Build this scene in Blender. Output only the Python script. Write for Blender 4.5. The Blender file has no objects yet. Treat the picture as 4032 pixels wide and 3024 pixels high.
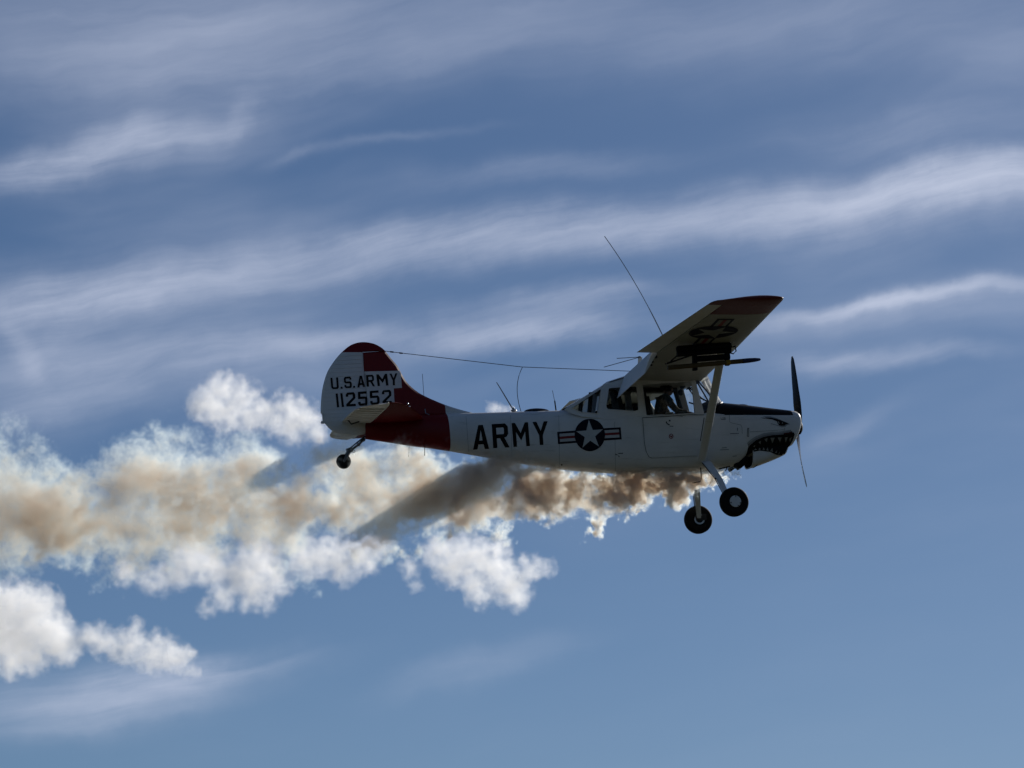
import bpy, bmesh, math, random
import numpy as np
from mathutils import Vector, Matrix
from mathutils.bvhtree import BVHTree
from mathutils.geometry import tessellate_polygon

random.seed(7)
SC = bpy.context.scene
COL = SC.collection
R = math.radians

# ------------------------------------------------------------------ camera, sky, sun, exposure
F_PX, DIST, PITCH = 14000.0, 56.7, R(13.0)          # long phone lens; metres to the aircraft; tilt up from the airfield
CAM = Matrix(((1, 0, 0, 0), (0, -math.sin(PITCH), -math.cos(PITCH), 0), (0, math.cos(PITCH), -math.sin(PITCH), 1.7), (0, 0, 0, 1)))
cd = bpy.data.cameras.new('camera')
cd.sensor_width = 36.0
cd.lens = F_PX / 4032 * 36.0
cd.clip_start, cd.clip_end = 0.5, 120000.0
cam = bpy.data.objects.new('camera', cd)
COL.objects.link(cam)
cam.matrix_world = CAM
SC.camera = cam

# attitude of the aircraft seen from the camera: nose axis X, port wing Y, up Z
NV = Vector((.195, .158, math.sqrt(1 - .195**2 - .158**2)))      # towards the starboard wing tip
_x = .98
for _ in range(20):
    _b = -_x * NV[0] / NV[2]
    _x = math.sqrt(1 - _b * _b)
XV = Vector((_x, 0, _b))
ZV = XV.cross(-NV)
A3 = Matrix((XV, -NV, ZV)).transposed()
T3 = Vector(((2600 - 2016) / F_PX * DIST, -(1700 - 1512) / F_PX * DIST, -DIST))
AIR = CAM @ Matrix.LocRotScale(T3, A3.to_quaternion(), None)     # aircraft -> world

sun_air = Vector((1.0, 1.05, 0.59)).normalized()
sun_dir = (AIR.to_3x3() @ sun_air).normalized()
SUN_EL = math.asin(sun_dir.z)
SUN_ROT = math.atan2(sun_dir.x, sun_dir.y)
sl = bpy.data.lights.new('sun', 'SUN')
sl.energy = 5.0
sl.angle = R(0.53)
sl.color = (1.0, 0.96, 0.90)
sun = bpy.data.objects.new('sun', sl)
COL.objects.link(sun)
sun.rotation_euler = sun_dir.to_track_quat('Z', 'Y').to_euler()
sun.location = (0, 0, 200)

SC.view_settings.view_transform = 'Standard'
SC.view_settings.look = 'None'
SC.view_settings.exposure = -0.195
SC.view_settings.gamma = 1.0
SC.view_settings.use_curve_mapping = False
SC.render.engine = 'CYCLES'
cy = SC.cycles
cy.use_denoising = True
cy.use_adaptive_sampling = True
cy.adaptive_threshold = 0.02
cy.max_bounces = 10
cy.diffuse_bounces = 3
cy.glossy_bounces = 3
cy.transmission_bounces = 6
cy.transparent_max_bounces = 12
cy.volume_bounces = 6
cy.volume_step_rate = 1.0
cy.volume_max_steps = 512
cy.sample_clamp_indirect = 6.0
cy.caustics_reflective = False
cy.caustics_refractive = False

SKY_STRENGTH = 0.055
world = bpy.data.worlds.new('World')
SC.world = world
world.use_nodes = True


class NT:
    """small helper round a node tree"""
    def __init__(s, tree):
        s.t = tree
        s.n = tree.nodes
        s.l = tree.links

    def add(s, typ, **kw):
        nd = s.n.new(typ)
        for k, v in kw.items():
            setattr(nd, k, v)
        return nd

    def put(s, sock, v):
        if isinstance(v, bpy.types.NodeSocket):
            s.l.new(v, sock)
        else:
            sock.default_value = v

    def m(s, op, a, b=0.0, c=None, clamp=False):
        nd = s.add('ShaderNodeMath', operation=op, use_clamp=clamp)
        s.put(nd.inputs[0], a)
        s.put(nd.inputs[1], b)
        if c is not None:
            s.put(nd.inputs[2], c)
        return nd.outputs[0]

    def v(s, op, a, b=None, scale=None):
        nd = s.add('ShaderNodeVectorMath', operation=op)
        s.put(nd.inputs[0], a)
        if b is not None:
            s.put(nd.inputs[1], b)
        if scale is not None:
            s.put(nd.inputs['Scale'], scale)
        return nd.outputs['Value'] if op in ('LENGTH', 'DOT_PRODUCT') else nd.outputs[0]

    def noise(s, vec, scale, detail=4, rough=.55, lac=2.0, dist=0.0, out='Fac'):
        nd = s.add('ShaderNodeTexNoise')
        s.put(nd.inputs['Vector'], vec)
        nd.inputs['Scale'].default_value = scale
        nd.inputs['Detail'].default_value = detail
        nd.inputs['Roughness'].default_value = rough
        nd.inputs['Lacunarity'].default_value = lac
        nd.inputs['Distortion'].default_value = dist
        return nd.outputs[0] if out == 'Fac' else nd.outputs[1]

    def rng(s, val, a, b, c=0.0, d=1.0, smooth=True):
        nd = s.add('ShaderNodeMapRange', interpolation_type='SMOOTHSTEP' if smooth else 'LINEAR')
        s.put(nd.inputs['Value'], val)
        for k, x in zip(('From Min', 'From Max', 'To Min', 'To Max'), (a, b, c, d)):
            s.put(nd.inputs[k], x)
        return nd.outputs[0]

    def mix(s, fac, a, b):
        nd = s.add('ShaderNodeMix', data_type='RGBA')
        s.put(nd.inputs[0], fac)
        s.put(nd.inputs[6], a)
        s.put(nd.inputs[7], b)
        return nd.outputs[2]


def sky_pos(px, py):
    """azimuth and elevation (rad) of a direction in the sky"""
    d = CAM.to_3x3() @ Vector(((px - 2016) / F_PX, -(py - 1512) / F_PX, -1)).normalized()
    return math.atan2(d.x, d.y), math.asin(d.z)


def build_world():
    w = NT(world.node_tree)
    w.n.clear()
    out = w.add('ShaderNodeOutputWorld')
    bg = w.add('ShaderNodeBackground')
    w.l.new(bg.outputs[0], out.inputs[0])
    bg.inputs[1].default_value = SKY_STRENGTH
    sky = w.add('ShaderNodeTexSky', sky_type='NISHITA')
    sky.sun_disc = False
    sky.sun_elevation = SUN_EL
    sky.sun_rotation = SUN_ROT
    sky.altitude = 0
    sky.air_density = 0.8
    sky.dust_density = 0.32
    sky.ozone_density = 6.0
    tc = w.add('ShaderNodeTexCoord').outputs['Generated']
    sx = w.add('ShaderNodeSeparateXYZ')
    w.l.new(tc, sx.inputs[0])
    az = w.m('ARCTAN2', sx.outputs[0], sx.outputs[1])
    el = w.m('ARCSINE', sx.outputs[2])
    cb = w.add('ShaderNodeCombineXYZ')
    w.l.new(az, cb.inputs[0])
    w.l.new(el, cb.inputs[1])
    p = cb.outputs[0]
    # slow bends of the wind-drawn cirrus
    wr = w.v('SUBTRACT', w.noise(p, 14, 3, out='Color'), (.5, .5, .5))
    p1 = w.v('ADD', p, w.v('MULTIPLY', wr, (.03, .015, 0)))
    wr2 = w.v('SUBTRACT', w.noise(p, 60, 4, out='Color'), (.5, .5, .5))
    p2 = w.v('ADD', p1, w.v('MULTIPLY', wr2, (.012, .006, 0)))

    def mapped(vec, loc, rot, sc):
        mp = w.add('ShaderNodeMapping', vector_type='TEXTURE')
        w.l.new(vec, mp.inputs[0])
        mp.inputs['Location'].default_value = (*loc, 0)
        mp.inputs['Rotation'].default_value = (0, 0, rot)
        mp.inputs['Scale'].default_value = (*sc, 1)
        return mp.outputs[0]
    streak = mapped(p2, (.31, .17), R(11), (.16, .022))
    fine = w.noise(streak, 1.7, 6, .56)
    broad = w.noise(mapped(p1, (.1, .4), R(9), (.22, .06)), 1.3, 4, .5)
    # photo pixels -> sky directions: x0, y0, x1, y1, half width px, strength, fibrousness
    bands = [(-400, 1250, 1100, 1060, 70, .50, 1), (-300, 1150, 1500, 1020, 90, .26, .5), (900, 1030, 2400, 900, 70, .46, 1), (1900, 960, 3100, 850, 70, .36, .8), (2500, 905, 4300, 720, 95, .36, .6),
             (2950, 820, 4500, 610, 62, 1.05, .8), (3300, 730, 4400, 560, 60, .34, 1), (2980, 1272, 4200, 1060, 24, .85, .7), (3050, 1300, 4100, 1140, 50, .18, .8),
             (3000, 1415, 3900, 1380, 32, .34, .8), (-300, 760, 700, 540, 55, .44, 1), (150, 640, 620, 430, 60, .26, 1), (300, 580, 980, 470, 50, .26, 1), (820, 560, 1010, 300, 45, .16, 1), (480, 540, 640, 420, 40, .18, 1),
             (1010, 650, 1250, 570, 18, .11, .4), (1180, 580, 1900, 525, 16, .11, .5), (-600, 60, 1900, 30, 170, .36, .15), (1500, 110, 4500, -40, 170, .22, .15), (-200, 330, 1300, 240, 130, .20, .3),
             (560, 1400, 1700, 1280, 38, .34, 1), (1500, 1345, 2500, 1290, 42, .60, .9), (1750, 1230, 2700, 1160, 45, .28, 1), (-300, 1480, 1500, 1330, 120, .34, .6), (-200, 1620, 500, 1480, 110, .30, .4),
             (-100, 2780, 900, 2680, 70, .50, .7), (300, 2670, 1150, 2590, 40, .42, 1), (500, 2650, 820, 2700, 26, .22, 1), (1500, 2740, 2250, 2520, 45, .18, .6), (3150, 1750, 3600, 1580, 28, .14, .5), (1600, 730, 2700, 640, 40, .16, .6),
             (3000, 560, 4200, 420, 60, .18, .6), (500, 330, 2000, 200, 70, .14, .3), (50, 1240, 200, 1500, 36, .30, .6), (120, 1380, 420, 1290, 40, .22, 1), (-200, 2880, 700, 2800, 60, .20, .6)]
    wr3 = w.v('SUBTRACT', w.noise(p, 170, 4, .6, out='Color'), (.5, .5, .5))
    p3 = w.v('ADD', p1, w.v('MULTIPLY', wr3, (.004, .0011, 0)))
    fil = w.noise(mapped(p3, (.2, .05), R(11), (.15, .0085)), 1.6, 7, .60)
    fil2 = w.noise(mapped(p3, (.6, .15), R(17), (.06, .011)), 1.5, 7, .62)
    tuft = w.noise(p2, 38, 5, .6)
    soft = w.rng(fine, .28, .74, .55, 1.3, False)
    fibre = w.rng(w.m('ADD', w.m('MULTIPLY_ADD', fil, .45, w.m('MULTIPLY', fil2, .30)), w.m('MULTIPLY', tuft, .25)), .37, .64, .40, 1.60, False)
    fmod = w.m('MULTIPLY', soft, fibre)
    tot_f = tot_s = None
    for (x0, y0, x1, y1, hw, st, fb_) in bands:
        a0, e0 = sky_pos(x0, y0)
        a1, e1 = sky_pos(x1, y1)
        L = math.hypot(a1 - a0, e1 - e0)
        q = mapped(p2, ((a0 + a1) / 2, (e0 + e1) / 2), math.atan2(e1 - e0, a1 - a0), (L * .42, hw / F_PX * 1.25))
        g = w.m('EXPONENT', w.m('MULTIPLY', w.v('DOT_PRODUCT', q, q), -1.0))
        gf, gs = w.m('MULTIPLY', g, st * fb_), w.m('MULTIPLY', g, st * (1 - fb_))
        tot_f = gf if tot_f is None else w.m('ADD', tot_f, gf)
        tot_s = gs if tot_s is None else w.m('ADD', tot_s, gs)
    cov = w.m('ADD', w.m('MULTIPLY', tot_f, fmod), w.m('MULTIPLY', tot_s, soft))
    # thin veil higher in the sky, thicker in patches
    veil = w.m('MULTIPLY', w.rng(broad, .42, .72, .0, .20), w.rng(el, PITCH - R(4.5), PITCH + R(2.5), .12, 1.0))
    veil = w.m('MULTIPLY', veil, soft)
    cov = w.m('ADD', cov, veil)
    cov = w.m('SUBTRACT', 1.0, w.m('EXPONENT', w.m('MULTIPLY', cov, -1.12)), clamp=True)     # thick ice saturates softly
    cov = w.m('MULTIPLY', cov, w.rng(el, R(-1), R(5), 0, 1))
    # ice cloud scatters forward: brightest on the sun's side of the sky
    br = w.add('ShaderNodeVectorMath', operation='SCALE')
    br.inputs[0].default_value = (12.0, 13.1, 16.2)
    w.put(br.inputs['Scale'], w.rng(w.v('DOT_PRODUCT', tc, tuple(sun_dir)), -.3, .85, .22, 1.0))
    w.l.new(w.mix(cov, sky.outputs[0], br.outputs[0]), bg.inputs[0])


build_world()

# ------------------------------------------------------------------ helpers
CROPS = {0: (0, 0, 1), 1: (2200, 1100, 2.0733), 2: (1200, 1300, 2.1067), 3: (2600, 1500, 2.5523), 4: (1700, 1550, 2.212),
         5: (2350, 1400, 4.0218), 6: (2850, 1350, 2.5525), 7: (1200, 1550, 4.424), 8: (2600, 1850, 5.53)}


def px(k, u, v):
    ox, oy, s = CROPS[k]
    return ox + u / s, oy + v / s


def ray(x, y):
    """sight line through a measured point, in aircraft coordinates"""
    d = Vector(((x - 2016) / F_PX, -(y - 1512) / F_PX, -1))
    return A3.transposed() @ (-T3), (A3.transposed() @ d).normalized()


def at(x, y, Y):
    """the point of the aircraft's lengthwise plane y = Y on that sight line"""
    o, d = ray(x, y)
    return o + d * ((Y - o.y) / d.y)


def ak(k, u, v, Y):
    return at(*px(k, u, v), Y)


def tag(o, label=None, cat=None, group=None, kind=None):
    for k, v in (('label', label), ('category', cat), ('group', group), ('kind', kind)):
        if v:
            o[k] = v
    return o


class MB:
    def __init__(s):
        s.v, s.f, s.m = [], [], []

    def add(s, vs, fs, mi=0):
        b = len(s.v)
        s.v += [tuple(p) for p in vs]
        s.f += [tuple(b + i for i in f) for f in fs]
        s.m += [mi] * len(fs)
        return s

    def loft(s, secs, closed=True, cap0=False, cap1=False, mi=0, capmi=None):
        n = len(secs[0])
        vs = [p for sec in secs for p in sec]
        fs = []
        for i in range(len(secs) - 1):
            for j in range(n if closed else n - 1):
                a, b = i * n + j, i * n + (j + 1) % n
                fs.append((a, b, b + n, a + n))
        s.add(vs, fs, mi)
        cm = mi if capmi is None else capmi
        if cap0:
            s.add(secs[0], [tuple(range(n))[::-1]], cm)
        if cap1:
            s.add(secs[-1], [tuple(range(n))], cm)
        return s

    def tube(s, pts, rad, seg=8, mi=0, cap=True, flat=1.0, up=(0, 0, 1)):
        pts = [Vector(p) for p in pts]
        rads = rad if isinstance(rad, (list, tuple)) else [rad] * len(pts)
        secs = []
        for i, p in enumerate(pts):
            d = (pts[min(i + 1, len(pts) - 1)] - pts[max(i - 1, 0)]).normalized()
            u = Vector(up)
            if abs(d.dot(u)) > .95:
                u = Vector((1, 0, 0))
            a = d.cross(u).normalized()
            b = a.cross(d)
            secs.append([p + (a * math.cos(t) + b * math.sin(t) * flat) * rads[i] for t in [2 * math.pi * k / seg for k in range(seg)]])
        return s.loft(secs, True, cap, cap, mi)

    def box(s, c, h, mi=0, rot=None):
        c = Vector(c)
        vs = []
        for sx in (-1, 1):
            for sy in (-1, 1):
                for sz in (-1, 1):
                    q = Vector((sx * h[0], sy * h[1], sz * h[2]))
                    vs.append(c + (rot @ q if rot else q))
        return s.add(vs, [(0, 1, 3, 2), (4, 6, 7, 5), (0, 4, 5, 1), (2, 3, 7, 6), (0, 2, 6, 4), (1, 5, 7, 3)], mi)

    def disc(s, c, r0, r1, axis, y0, y1):
        return s

    def ball(s, c, r, seg=12, rings=8, mi=0):
        c = Vector(c)
        r = Vector(r) if hasattr(r, '__len__') else Vector((r, r, r))
        secs = []
        for i in range(rings + 1):
            t = -math.pi / 2 + math.pi * i / rings
            rr = max(math.cos(t), .02)
            secs.append([c + Vector((r.x * rr * math.cos(a), r.y * rr * math.sin(a), r.z * math.sin(t))) for a in [2 * math.pi * k / seg for k in range(seg)]])
        return s.loft(secs, True, True, True, mi)

    def lathe_y(s, c, prof, seg=32, mi=0):
        """profile (radius, y offset) turned about the lateral axis"""
        c = Vector(c)
        secs = [[c + Vector((r * math.cos(a), y, r * math.sin(a))) for a in [2 * math.pi * k / seg for k in range(seg)]] for r, y in prof]
        return s.loft(secs, True, True, True, mi)

    def sheet(s, outer, holes, y0, y1, mi=0):
        """a plate with holes: outlines are (x, z) lists, thickness from y0 to y1"""
        loops = [[Vector((p[0], p[1], 0)) for p in lp] for lp in [outer] + holes]
        flat = [p for lp in loops for p in lp]
        tris = tessellate_polygon(loops)
        n = len(flat)
        vs = [(p.x, y0, p.y) for p in flat] + [(p.x, y1, p.y) for p in flat]
        fs = [tuple(t) for t in tris] + [tuple(n + i for i in t)[::-1] for t in tris]
        b = 0
        for lp in loops:
            k = len(lp)
            for i in range(k):
                a, c = b + i, b + (i + 1) % k
                fs.append((a, c, c + n, a + n))
            b += k
        return s.add(vs, fs, mi)

    def mirror(s):
        o = MB()
        o.v = [(x, -y, z) for x, y, z in s.v]
        o.f = [f[::-1] for f in s.f]
        o.m = list(s.m)
        return o

    def join(s, o):
        return s.add(o.v, o.f) if not o.m else s._join(o)

    def _join(s, o):
        b = len(s.v)
        s.v += o.v
        s.f += [tuple(b + i for i in f) for f in o.f]
        s.m += o.m
        return s

    def bvh(s):
        return BVHTree.FromPolygons([Vector(p) for p in s.v], s.f)

    def build(s, name, mats, parent=None, smooth=35, fix=True):
        me = bpy.data.meshes.new(name)
        me.from_pydata(s.v, [], s.f)
        for mt in (mats if isinstance(mats, (list, tuple)) else [mats]):
            me.materials.append(mt)
        if any(s.m):
            me.polygons.foreach_set('material_index', s.m)
        bm = bmesh.new()
        bm.from_mesh(me)
        bmesh.ops.remove_doubles(bm, verts=bm.verts, dist=1e-5)
        if fix:
            bmesh.ops.recalc_face_normals(bm, faces=bm.faces)
        bm.to_mesh(me)
        bm.free()
        if smooth:
            me.polygons.foreach_set('use_smooth', [True] * len(me.polygons))
            me.set_sharp_from_angle(angle=R(smooth))
        o = bpy.data.objects.new(name, me)
        COL.objects.link(o)
        if parent:
            o.parent = parent
        return o


def outline_px(k, pts):
    return [px(k, *p) for p in pts]


def decal(layers, name, bvh, parent, base=.003, maxlen=14, side='cam', smooth=40):
    """paint lying on a curved skin: layers = [(outer, holes, material, level)], outlines in measured points; follows the skin point by point"""
    verts, faces, mi, mats = [], [], [], []
    for outer, holes, mat, lev in layers:
        if mat not in mats:
            mats.append(mat)
        loops = [[Vector((p[0], p[1], 0)) for p in lp] for lp in [outer] + holes]
        flat = [p for lp in loops for p in lp]
        bm = bmesh.new()
        bv = [bm.verts.new(p) for p in flat]
        for t in tessellate_polygon(loops):
            try:
                bm.faces.new([bv[i] for i in t])
            except ValueError:
                pass
        for _ in range(6):
            es = [e for e in bm.edges if e.calc_length() > maxlen]
            if not es:
                break
            bmesh.ops.subdivide_edges(bm, edges=es, cuts=1)
            bmesh.ops.triangulate(bm, faces=bm.faces)
        bm.verts.ensure_lookup_table()
        b = len(verts)
        for i, vv in enumerate(bm.verts):
            vv.index = i
            o, d = ray(vv.co.x, vv.co.y)
            hit, nrm, _, _ = bvh.ray_cast(o, d)
            if hit is None:
                o2 = o + d * (DIST - 3)
                hit, nrm, _, _ = bvh.find_nearest(at(vv.co.x, vv.co.y, -.3))
            if nrm.dot(d) > 0:
                nrm = -nrm
            verts.append(tuple(hit + nrm * (base + .003 * lev)))
        for f in bm.faces:
            faces.append(tuple(b + vv.index for vv in f.verts))
            mi.append(mats.index(mat))
        bm.free()
    mb = MB()
    mb.v, mb.f, mb.m = verts, faces, mi
    return mb.build(name, mats, parent, smooth, fix=False)


GLYPH = {
    'A': ([(0, 0), (.27, 0), (.335, .2), (.665, .2), (.73, 0), (1, 0), (.66, 1), (.34, 1)], [[(.39, .36), (.61, .36), (.5, .80)]]),
    'R': ([(0, 0), (.25, 0), (.25, .4), (.45, .4), (.73, 0), (1, 0), (.72, .42), (.85, .44), (.97, .56), (.97, .86), (.82, 1), (0, 1)],
          [[(.25, .56), (.25, .84), (.68, .84), (.72, .80), (.72, .6), (.68, .56)]]),
    'M': ([(0, 0), (.22, 0), (.22, .62), (.5, .25), (.78, .62), (.78, 0), (1, 0), (1, 1), (.8, 1), (.5, .56), (.2, 1), (0, 1)], []),
    'Y': ([(.37, 0), (.63, 0), (.63, .42), (1, 1), (.74, 1), (.5, .6), (.26, 1), (0, 1), (.37, .42)], []),
    'U': ([(0, 1), (0, .14), (.16, 0), (.84, 0), (1, .14), (1, 1), (.74, 1), (.74, .2), (.68, .16), (.32, .16), (.26, .2), (.26, 1)], []),
    'S': ([(0, .14), (.16, 0), (.84, 0), (1, .14), (1, .44), (.84, .58), (.26, .6), (.26, .84), (.74, .84), (.74, .72), (1, .72), (1, .86), (.84, 1),
           (.16, 1), (0, .86), (0, .56), (.16, .43), (.74, .41), (.74, .16), (.26, .16), (.26, .28), (0, .28)], []),
    '2': ([(0, 0), (1, 0), (1, .16), (.36, .16), (1, .56), (1, .86), (.84, 1), (.16, 1), (0, .86), (0, .7), (.26, .7), (.26, .84), (.74, .84), (.74, .62), (0, .17)], []),
    '5': ([(0, .14), (.16, 0), (.84, 0), (1, .14), (1, .5), (.84, .64), (.26, .64), (.26, .84), (.95, .84), (.95, 1), (0, 1), (0, .48), (.74, .48),
           (.74, .2), (.68, .16), (.26, .16), (.26, .28), (0, .28)], []),
    '1': ([(0, 0), (1, 0), (1, 1), (0, 1)], []), '.': ([(0, 0), (1, 0), (1, 1), (0, 1)], []),
    'L': ([(0, 0), (1, 0), (1, .18), (.28, .18), (.28, 1), (0, 1)], []), '-': ([(0, .42), (1, .42), (1, .58), (0, .58)], []),
    '9': ([(0, .1), (.16, 0), (.84, 0), (1, .14), (1, .86), (.84, 1), (.16, 1), (0, .86), (0, .56), (.16, .42), (.74, .42), (.74, .16), (0, .26)], [[(.26, .56), (.26, .84), (.74, .84), (.74, .56)]]),
}


def glyph(ch, quad, mat, lev=0):
    """letter shape stretched into a quad given as top-left, top-right, bottom-right, bottom-left"""
    tl, tr, br, bl = quad

    def mp(p):
        s, t = p
        return tuple((bl[i] * (1 - s) + br[i] * s) * (1 - t) + (tl[i] * (1 - s) + tr[i] * s) * t for i in (0, 1))
    o, hs = GLYPH[ch]
    return ([mp(p) for p in o], [[mp(p) for p in h] for h in hs], mat, lev)


# ------------------------------------------------------------------ materials
def mat_paint(name, col, rough=.38, var=.10, dirt=.0, extra=None, metallic=0.0, coat=0.0, bump=0.0, spec=.22):
    m = bpy.data.materials.new(name)
    m.use_nodes = True
    w = NT(m.node_tree)
    b = w.n['Principled BSDF']
    tc = w.add('ShaderNodeTexCoord').outputs['Object']
    n1 = w.noise(tc, 3.0, 6, .6)
    base = w.mix(w.rng(n1, .3, .72), (*[c * (1 - var) for c in col], 1), (*col, 1))
    if dirt:
        st = w.add('ShaderNodeMapping')
        w.l.new(tc, st.inputs[0])
        st.inputs['Scale'].default_value = (1.2, 5, 9)
        n2 = w.noise(st.outputs[0], 2.0, 5, .65)
        base = w.mix(w.m('MULTIPLY', w.rng(n2, .56, .78), dirt), base, (.20, .17, .12, 1))
    if extra:
        base = extra(w, tc, base)
    w.put(b.inputs['Base Color'], base)
    n3 = w.noise(tc, 40, 3, .6)
    w.put(b.inputs['Roughness'], w.rng(n3, .3, .7, rough * .85, min(1, rough * 1.2), False))
    b.inputs['Metallic'].default_value = metallic
    b.inputs['Specular IOR Level'].default_value = spec
    b.inputs['Coat Weight'].default_value = coat
    if bump:
        bp = w.add('ShaderNodeBump')
        bp.inputs['Strength'].default_value = bump
        bp.inputs['Distance'].default_value = .01
        w.l.new(w.noise(tc, 6, 3, .5), bp.inputs['Height'])
        w.l.new(bp.outputs[0], b.inputs['Normal'])
    return m


WHITE = (.70, .69, .665)
RED = (.15, .003, .006)
BLACK = (.006, .006, .007)
NAVY = (.007, .008, .018)

xr0, xr1 = at(1763, 1628, -.2), at(1778, 1777, -.2)     # where the red tail meets the white body


def red_tail(w, tc, base):
    sx = w.add('ShaderNodeSeparateXYZ')
    w.l.new(tc, sx.inputs[0])
    k = (xr1.x - xr0.x) / (xr1.z - xr0.z)
    lim = w.m('ADD', w.m('MULTIPLY', w.m('SUBTRACT', sx.outputs[2], xr0.z), k), xr0.x)
    return w.mix(w.m('LESS_THAN', sx.outputs[0], lim), base, (*RED, 1))


zb = at(2950, 1634, -.42).z
xb = at(3117, 1630, -.3).x


def black_top(w, tc, base):
    sx = w.add('ShaderNodeSeparateXYZ')
    w.l.new(tc, sx.inputs[0])
    f = w.m('MULTIPLY', w.m('GREATER_THAN', sx.outputs[2], zb), w.m('LESS_THAN', sx.outputs[0], xb))
    return w.mix(f, base, (*BLACK, 1))


zrud = ak(2, 400, 185, -.02).z


def red_cap(w, tc, base):
    sx = w.add('ShaderNodeSeparateXYZ')
    w.l.new(tc, sx.inputs[0])
    return w.mix(w.m('GREATER_THAN', sx.outputs[2], zrud), base, (*RED, 1))


def red_tip(w, tc, base):
    sx = w.add('ShaderNodeSeparateXYZ')
    w.l.new(tc, sx.inputs[0])
    return w.mix(w.m('GREATER_THAN', w.m('ABSOLUTE', sx.outputs[1]), 4.72), base, (.12, .010, .006, 1))


M = {
    'white': mat_paint('white_paint', WHITE, .42, .10, .30, bump=.15),
    'body': mat_paint('white_body_with_red_tail', WHITE, .42, .10, .45, red_tail, bump=.2),
    'cowl': mat_paint('white_cowl_black_top', WHITE, .40, .10, .25, black_top, bump=.15, spec=.10),
    'rudder': mat_paint('white_rudder_red_cap', WHITE, .5, .08, .15, red_cap),
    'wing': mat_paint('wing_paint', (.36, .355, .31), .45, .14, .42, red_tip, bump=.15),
    'red': mat_paint('red_paint', RED, .65, .12, spec=.05),
    'black': mat_paint('black_paint', BLACK, .55, .1, spec=.06),
    'gloss': mat_paint('black_gloss', (.008, .008, .009), .22, .1),
    'navy': mat_paint('navy_paint', NAVY, .55, .1, spec=.05),
    'rubber': mat_paint('tyre_rubber', (.008, .008, .008), .75, .2, spec=.12),
    'metal': mat_paint('bare_metal', (.42, .43, .44), .35, .1, metallic=.9),
    'chrome': mat_paint('polished_metal', (.8, .8, .8), .25, .02, metallic=1.0),
    'dark': mat_paint('dark_metal', (.03, .03, .03), .5, .2, metallic=.3),
    'strutgrey': mat_paint('fork_grey', (.12, .13, .14), .5, .15, metallic=.3),
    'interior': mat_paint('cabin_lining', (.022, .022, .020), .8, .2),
    'wire': mat_paint('antenna_wire', (.10, .10, .10), .4, .1, metallic=.6),
    'rod': mat_paint('antenna_rod', (.32, .33, .34), .3, .1, metallic=.7),
    'brown': mat_paint('rocket_tube', (.10, .065, .025), .55, .3),
    'blue': mat_paint('rocket_nose_blue', (.012, .02, .07), .35, .2),
    'yellow': mat_paint('yellow_band', (.30, .18, .02), .5, .2),
    'flap': mat_paint('flap_skylit_white', (.74, .75, .75), .5, .06),  # lighter white: skylight on the lowered flap is put into the colour
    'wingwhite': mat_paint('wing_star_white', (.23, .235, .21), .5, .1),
    'fang': mat_paint('fang_ivory', (.21, .20, .17), .5, .1),
    'tooth': mat_paint('tooth_white', (.50, .50, .48), .45, .1),
    'gum': mat_paint('gum_red', (.05, .006, .007), .6, .2),
    'grey': mat_paint('airbrush_grey', (.24, .24, .25), .5, .3),
    'mist': mat_paint('airbrush_mist', (.36, .37, .37), .5, .3),
    'seam': mat_paint('seam_dark', (.05, .05, .045), .6, .2),
    'soft': mat_paint('faint_seam', (.30, .30, .29), .6, .2),
    'skin': mat_paint('skin', (.22, .12, .08), .6, .08),
    'hair': mat_paint('cap_cloth', (.03, .03, .027), .9, .2),
    'emblem': mat_paint('emblem_red', (.20, .018, .018), .55, .1),
}


def camo(w, tc, base):
    a = w.noise(tc, 18, 3, .5)
    b = w.noise(w.v('ADD', tc, (3, 1, 2)), 24, 3, .5)
    c = w.mix(w.rng(a, .47, .53), (.030, .026, .018, 1), (.055, .047, .034, 1))
    return w.mix(w.rng(b, .55, .6), c, (.012, .010, .008, 1))


M['camo'] = mat_paint('camouflage_cloth', (.1, .1, .1), .9, .1, extra=camo)


def mat_glass(name, dust, ior=1.45):
    m = bpy.data.materials.new(name)
    m.use_nodes = True
    w = NT(m.node_tree)
    w.n.clear()
    o = w.add('ShaderNodeOutputMaterial')
    tr = w.add('ShaderNodeBsdfTransparent')
    tr.inputs[0].default_value = (.90, .92, .92, 1)
    gl = w.add('ShaderNodeBsdfGlossy')
    gl.inputs['Roughness'].default_value = .06
    tc = w.add('ShaderNodeTexCoord').outputs['Object']
    sc = w.noise(tc, 9, 5, .65)
    df = w.add('ShaderNodeBsdfTranslucent')
    df.inputs[0].default_value = (.7, .72, .75, 1)
    fr = w.add('ShaderNodeFresnel')
    fr.inputs[0].default_value = ior
    mx = w.add('ShaderNodeMixShader')
    w.l.new(fr.outputs[0], mx.inputs[0])
    w.l.new(tr.outputs[0], mx.inputs[1])
    w.l.new(gl.outputs[0], mx.inputs[2])
    m2 = w.add('ShaderNodeMixShader')       # scuffed, dusty acrylic catches light
    w.put(m2.inputs[0], w.rng(sc, .35, .75, dust * .15, dust))
    w.l.new(mx.outputs[0], m2.inputs[1])
    w.l.new(df.outputs[0], m2.inputs[2])
    w.l.new(m2.outputs[0], o.inputs[0])
    return m


M['glass'] = mat_glass('window_plexiglass', .001, 1.17)
M['scuffed'] = mat_glass('windscreen_plexiglass', .20)


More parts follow.
